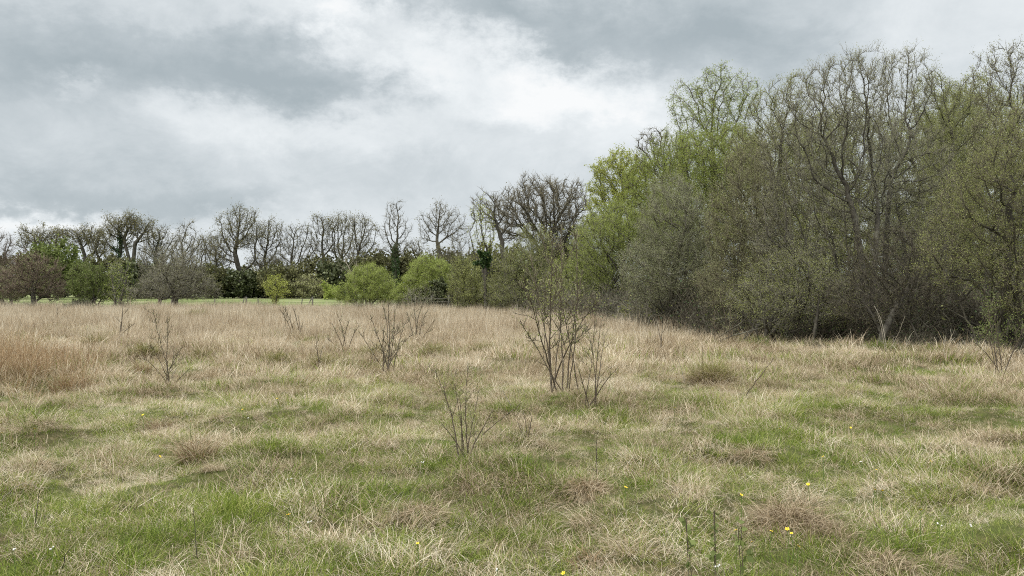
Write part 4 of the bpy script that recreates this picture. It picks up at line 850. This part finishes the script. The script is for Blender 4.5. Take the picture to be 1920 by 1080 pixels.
fl = [(783,1019,'large yellow flower at the bottom centre left'),(541,965,'yellow flower alone in the green lower left'),(1173,916,'yellow flower between the two straw tussocks'),(1390,928,'yellow flower left of the combed tussock'),
 (1446,996,'left flower of the pair under the combed tussock'),(1476,992,'upper flower of the trio under the combed tussock'),(1484,1000,'lower flower of the trio under the combed tussock'),(1410,1016,'yellow flower below left of the trio'),
 (1727,956,'brightest yellow flower at the lower right'),(1380,994,'small yellow flower left of the pair'),(1497,1024,'dim yellow flower right below the trio'),(1560,798,'yellow flower in the right middle grass, left of two'),
 (1595,802,'yellow flower in the right middle grass, right of two'),(1462,807,'yellow flower in the green hollow'),(1543,856,'pale yellow flower below the green hollow'),(1643,881,'yellow flower above the lower right straw'),
 (1745,865,'faint yellow flower on the right'),(1895,770,'yellow flower near the right edge, left of the pair'),(1901,772,'yellow flower near the right edge, right of the pair'),(1515,908,'small flower above the combed tussock'),
 (905,805,'yellow flower right of the nearest branched sapling'),(1265,764,'yellow flower between the tall clump and the sedge tussock'),(359,757,'yellow flower high in the left meadow'),(268,778,'yellow flower beside the wispy tussock'),
 (455,768,'yellow flower left of the pale seed head'),(520,747,'farthest yellow flower in the left meadow'),(66,804,'yellow flower on the pale drooping tussock'),(3,812,'yellow flower touching the left edge'),
 (358,790,'yellow flower over the dark based tussock'),(300,856,'yellow flower left foot of the dark based tussock'),(1640,918,'yellow flower in the lower right, left of two'),(1655,920,'yellow flower in the lower right, right of two'),(1056,1075,'yellow flower cut by the bottom edge')]
for i, (px, py, lb) in enumerate(fl): flower(px, py, lb, i)
ff = [(26,1030,'white seed head at the bottom left corner'),(98,1028,'white seed head right of the corner one'),(466,784,'white seed head among the left flowers'),(580,979,'white seed head right of the lone yellow flower'),(792,866,'white seed head left of the nearest sapling'),
 (933,1067,'white seed head at the bottom centre'),(1760,983,'white seed head beside the brightest flower'),(1822,985,'large white seed head at the lower right'),(1615,866,'white seed head in the right meadow'),(1345,1062,'white seed head behind the tallest shoot'),(544,897,'white seed head in the left grass')]
for i, (px, py, lb) in enumerate(ff):
    d = CH*.9*FPX/(py-HY); x = X(px, d); z = float(ground_h(x, d)); h = max(.1, Z(py, d)-z)
    o = empty('seed_head', (x, d, z), lb, 'seed head', 'white seed heads in the meadow')
    q = np.array([(0,0,0),(.008,0,h*.5),(0,0,h)]); V, F, _ = tubes(q, np.array([-1,0,1]), np.array([.002]*3), 5); mk('stem', V, F, M['stem'], o)
    Vs = []; Fs = []
    for j in range(3):
        R = np.random.default_rng(i*9+j); V, F = icos((R.normal(0,.008), R.normal(0,.008), h+R.normal(0,.004)), .006, j); Fs.append(F+len(Vs)*12); Vs.append(V)
    mk('fluff', np.concatenate(Vs), Fs, M['fluff'], o)

def boxm(c, s, rz=0, ry=0):
    v = np.array([(x,y,z) for x in (-.5,.5) for y in (-.5,.5) for z in (-.5,.5)])*np.array(s)
    v = np.stack([v[:,0]*math.cos(ry)+v[:,2]*math.sin(ry), v[:,1], -v[:,0]*math.sin(ry)+v[:,2]*math.cos(ry)], 1)
    v = np.stack([v[:,0]*math.cos(rz)-v[:,1]*math.sin(rz), v[:,0]*math.sin(rz)+v[:,1]*math.cos(rz), v[:,2]], 1)+np.array(c)
    return v, np.array([(0,1,3,2),(4,6,7,5),(0,4,5,1),(2,3,7,6),(0,2,6,4),(1,5,7,3)])
d = 54.0; fo = empty('rail_fence', (X(812,d), d, 0), 'short weathered rail fence at the foot of the narrow dark holly', 'fence')
for u in (-1.15, -.1, 1.05):
    V, F = boxm((u,0,.62), (.11,.11,1.15), ry=.04*u); mk('post', V, [F], M['wood'], fo)
for z, t in ((.98,.02),(.74,-.03),(.46,.02)):
    V, F = boxm((0,.09,z), (2.6,.05,.07), ry=t); mk('rail', V, [F], M['wood'], fo)
d = 66.0; fo = empty('wire_fence', (0, d, 0), 'low post and wire fence between the tall dead grass and the pasture', 'fence')
R = np.random.default_rng(5); xs = np.arange(X(240,d), X(660,d), 3.6)
for x in xs:
    V, F = boxm((x,0,.42), (.07,.07,.9+R.uniform(-.15,.15)), ry=R.normal(0,.09)); mk('post', V, [F], M['wood'], fo)
for z in (.72,.5):
    q = np.stack([xs, np.zeros(len(xs)), np.full(len(xs), z)], 1); V, F, _ = tubes(q, np.arange(len(q))-1, np.full(len(q), .006), 4); mk('wire', V, F, M['wood'], fo)
for px, lb, ry in ((586,'leaning grey post with a brace at the right end of the pasture edge',.45),(462,'short post with a brace at the pasture edge below the biggest oak',.3)):
    d = 64.0; fo = empty('braced_post', (X(px,d), d, 0), lb, 'post')
    V, F = boxm((0,0,.5), (.11,.11,1.0)); mk('post', V, [F], M['wood'], fo); V, F = boxm((-.3,0,.42), (.07,.07,1.0), ry=ry); mk('brace', V, [F], M['wood'], fo)
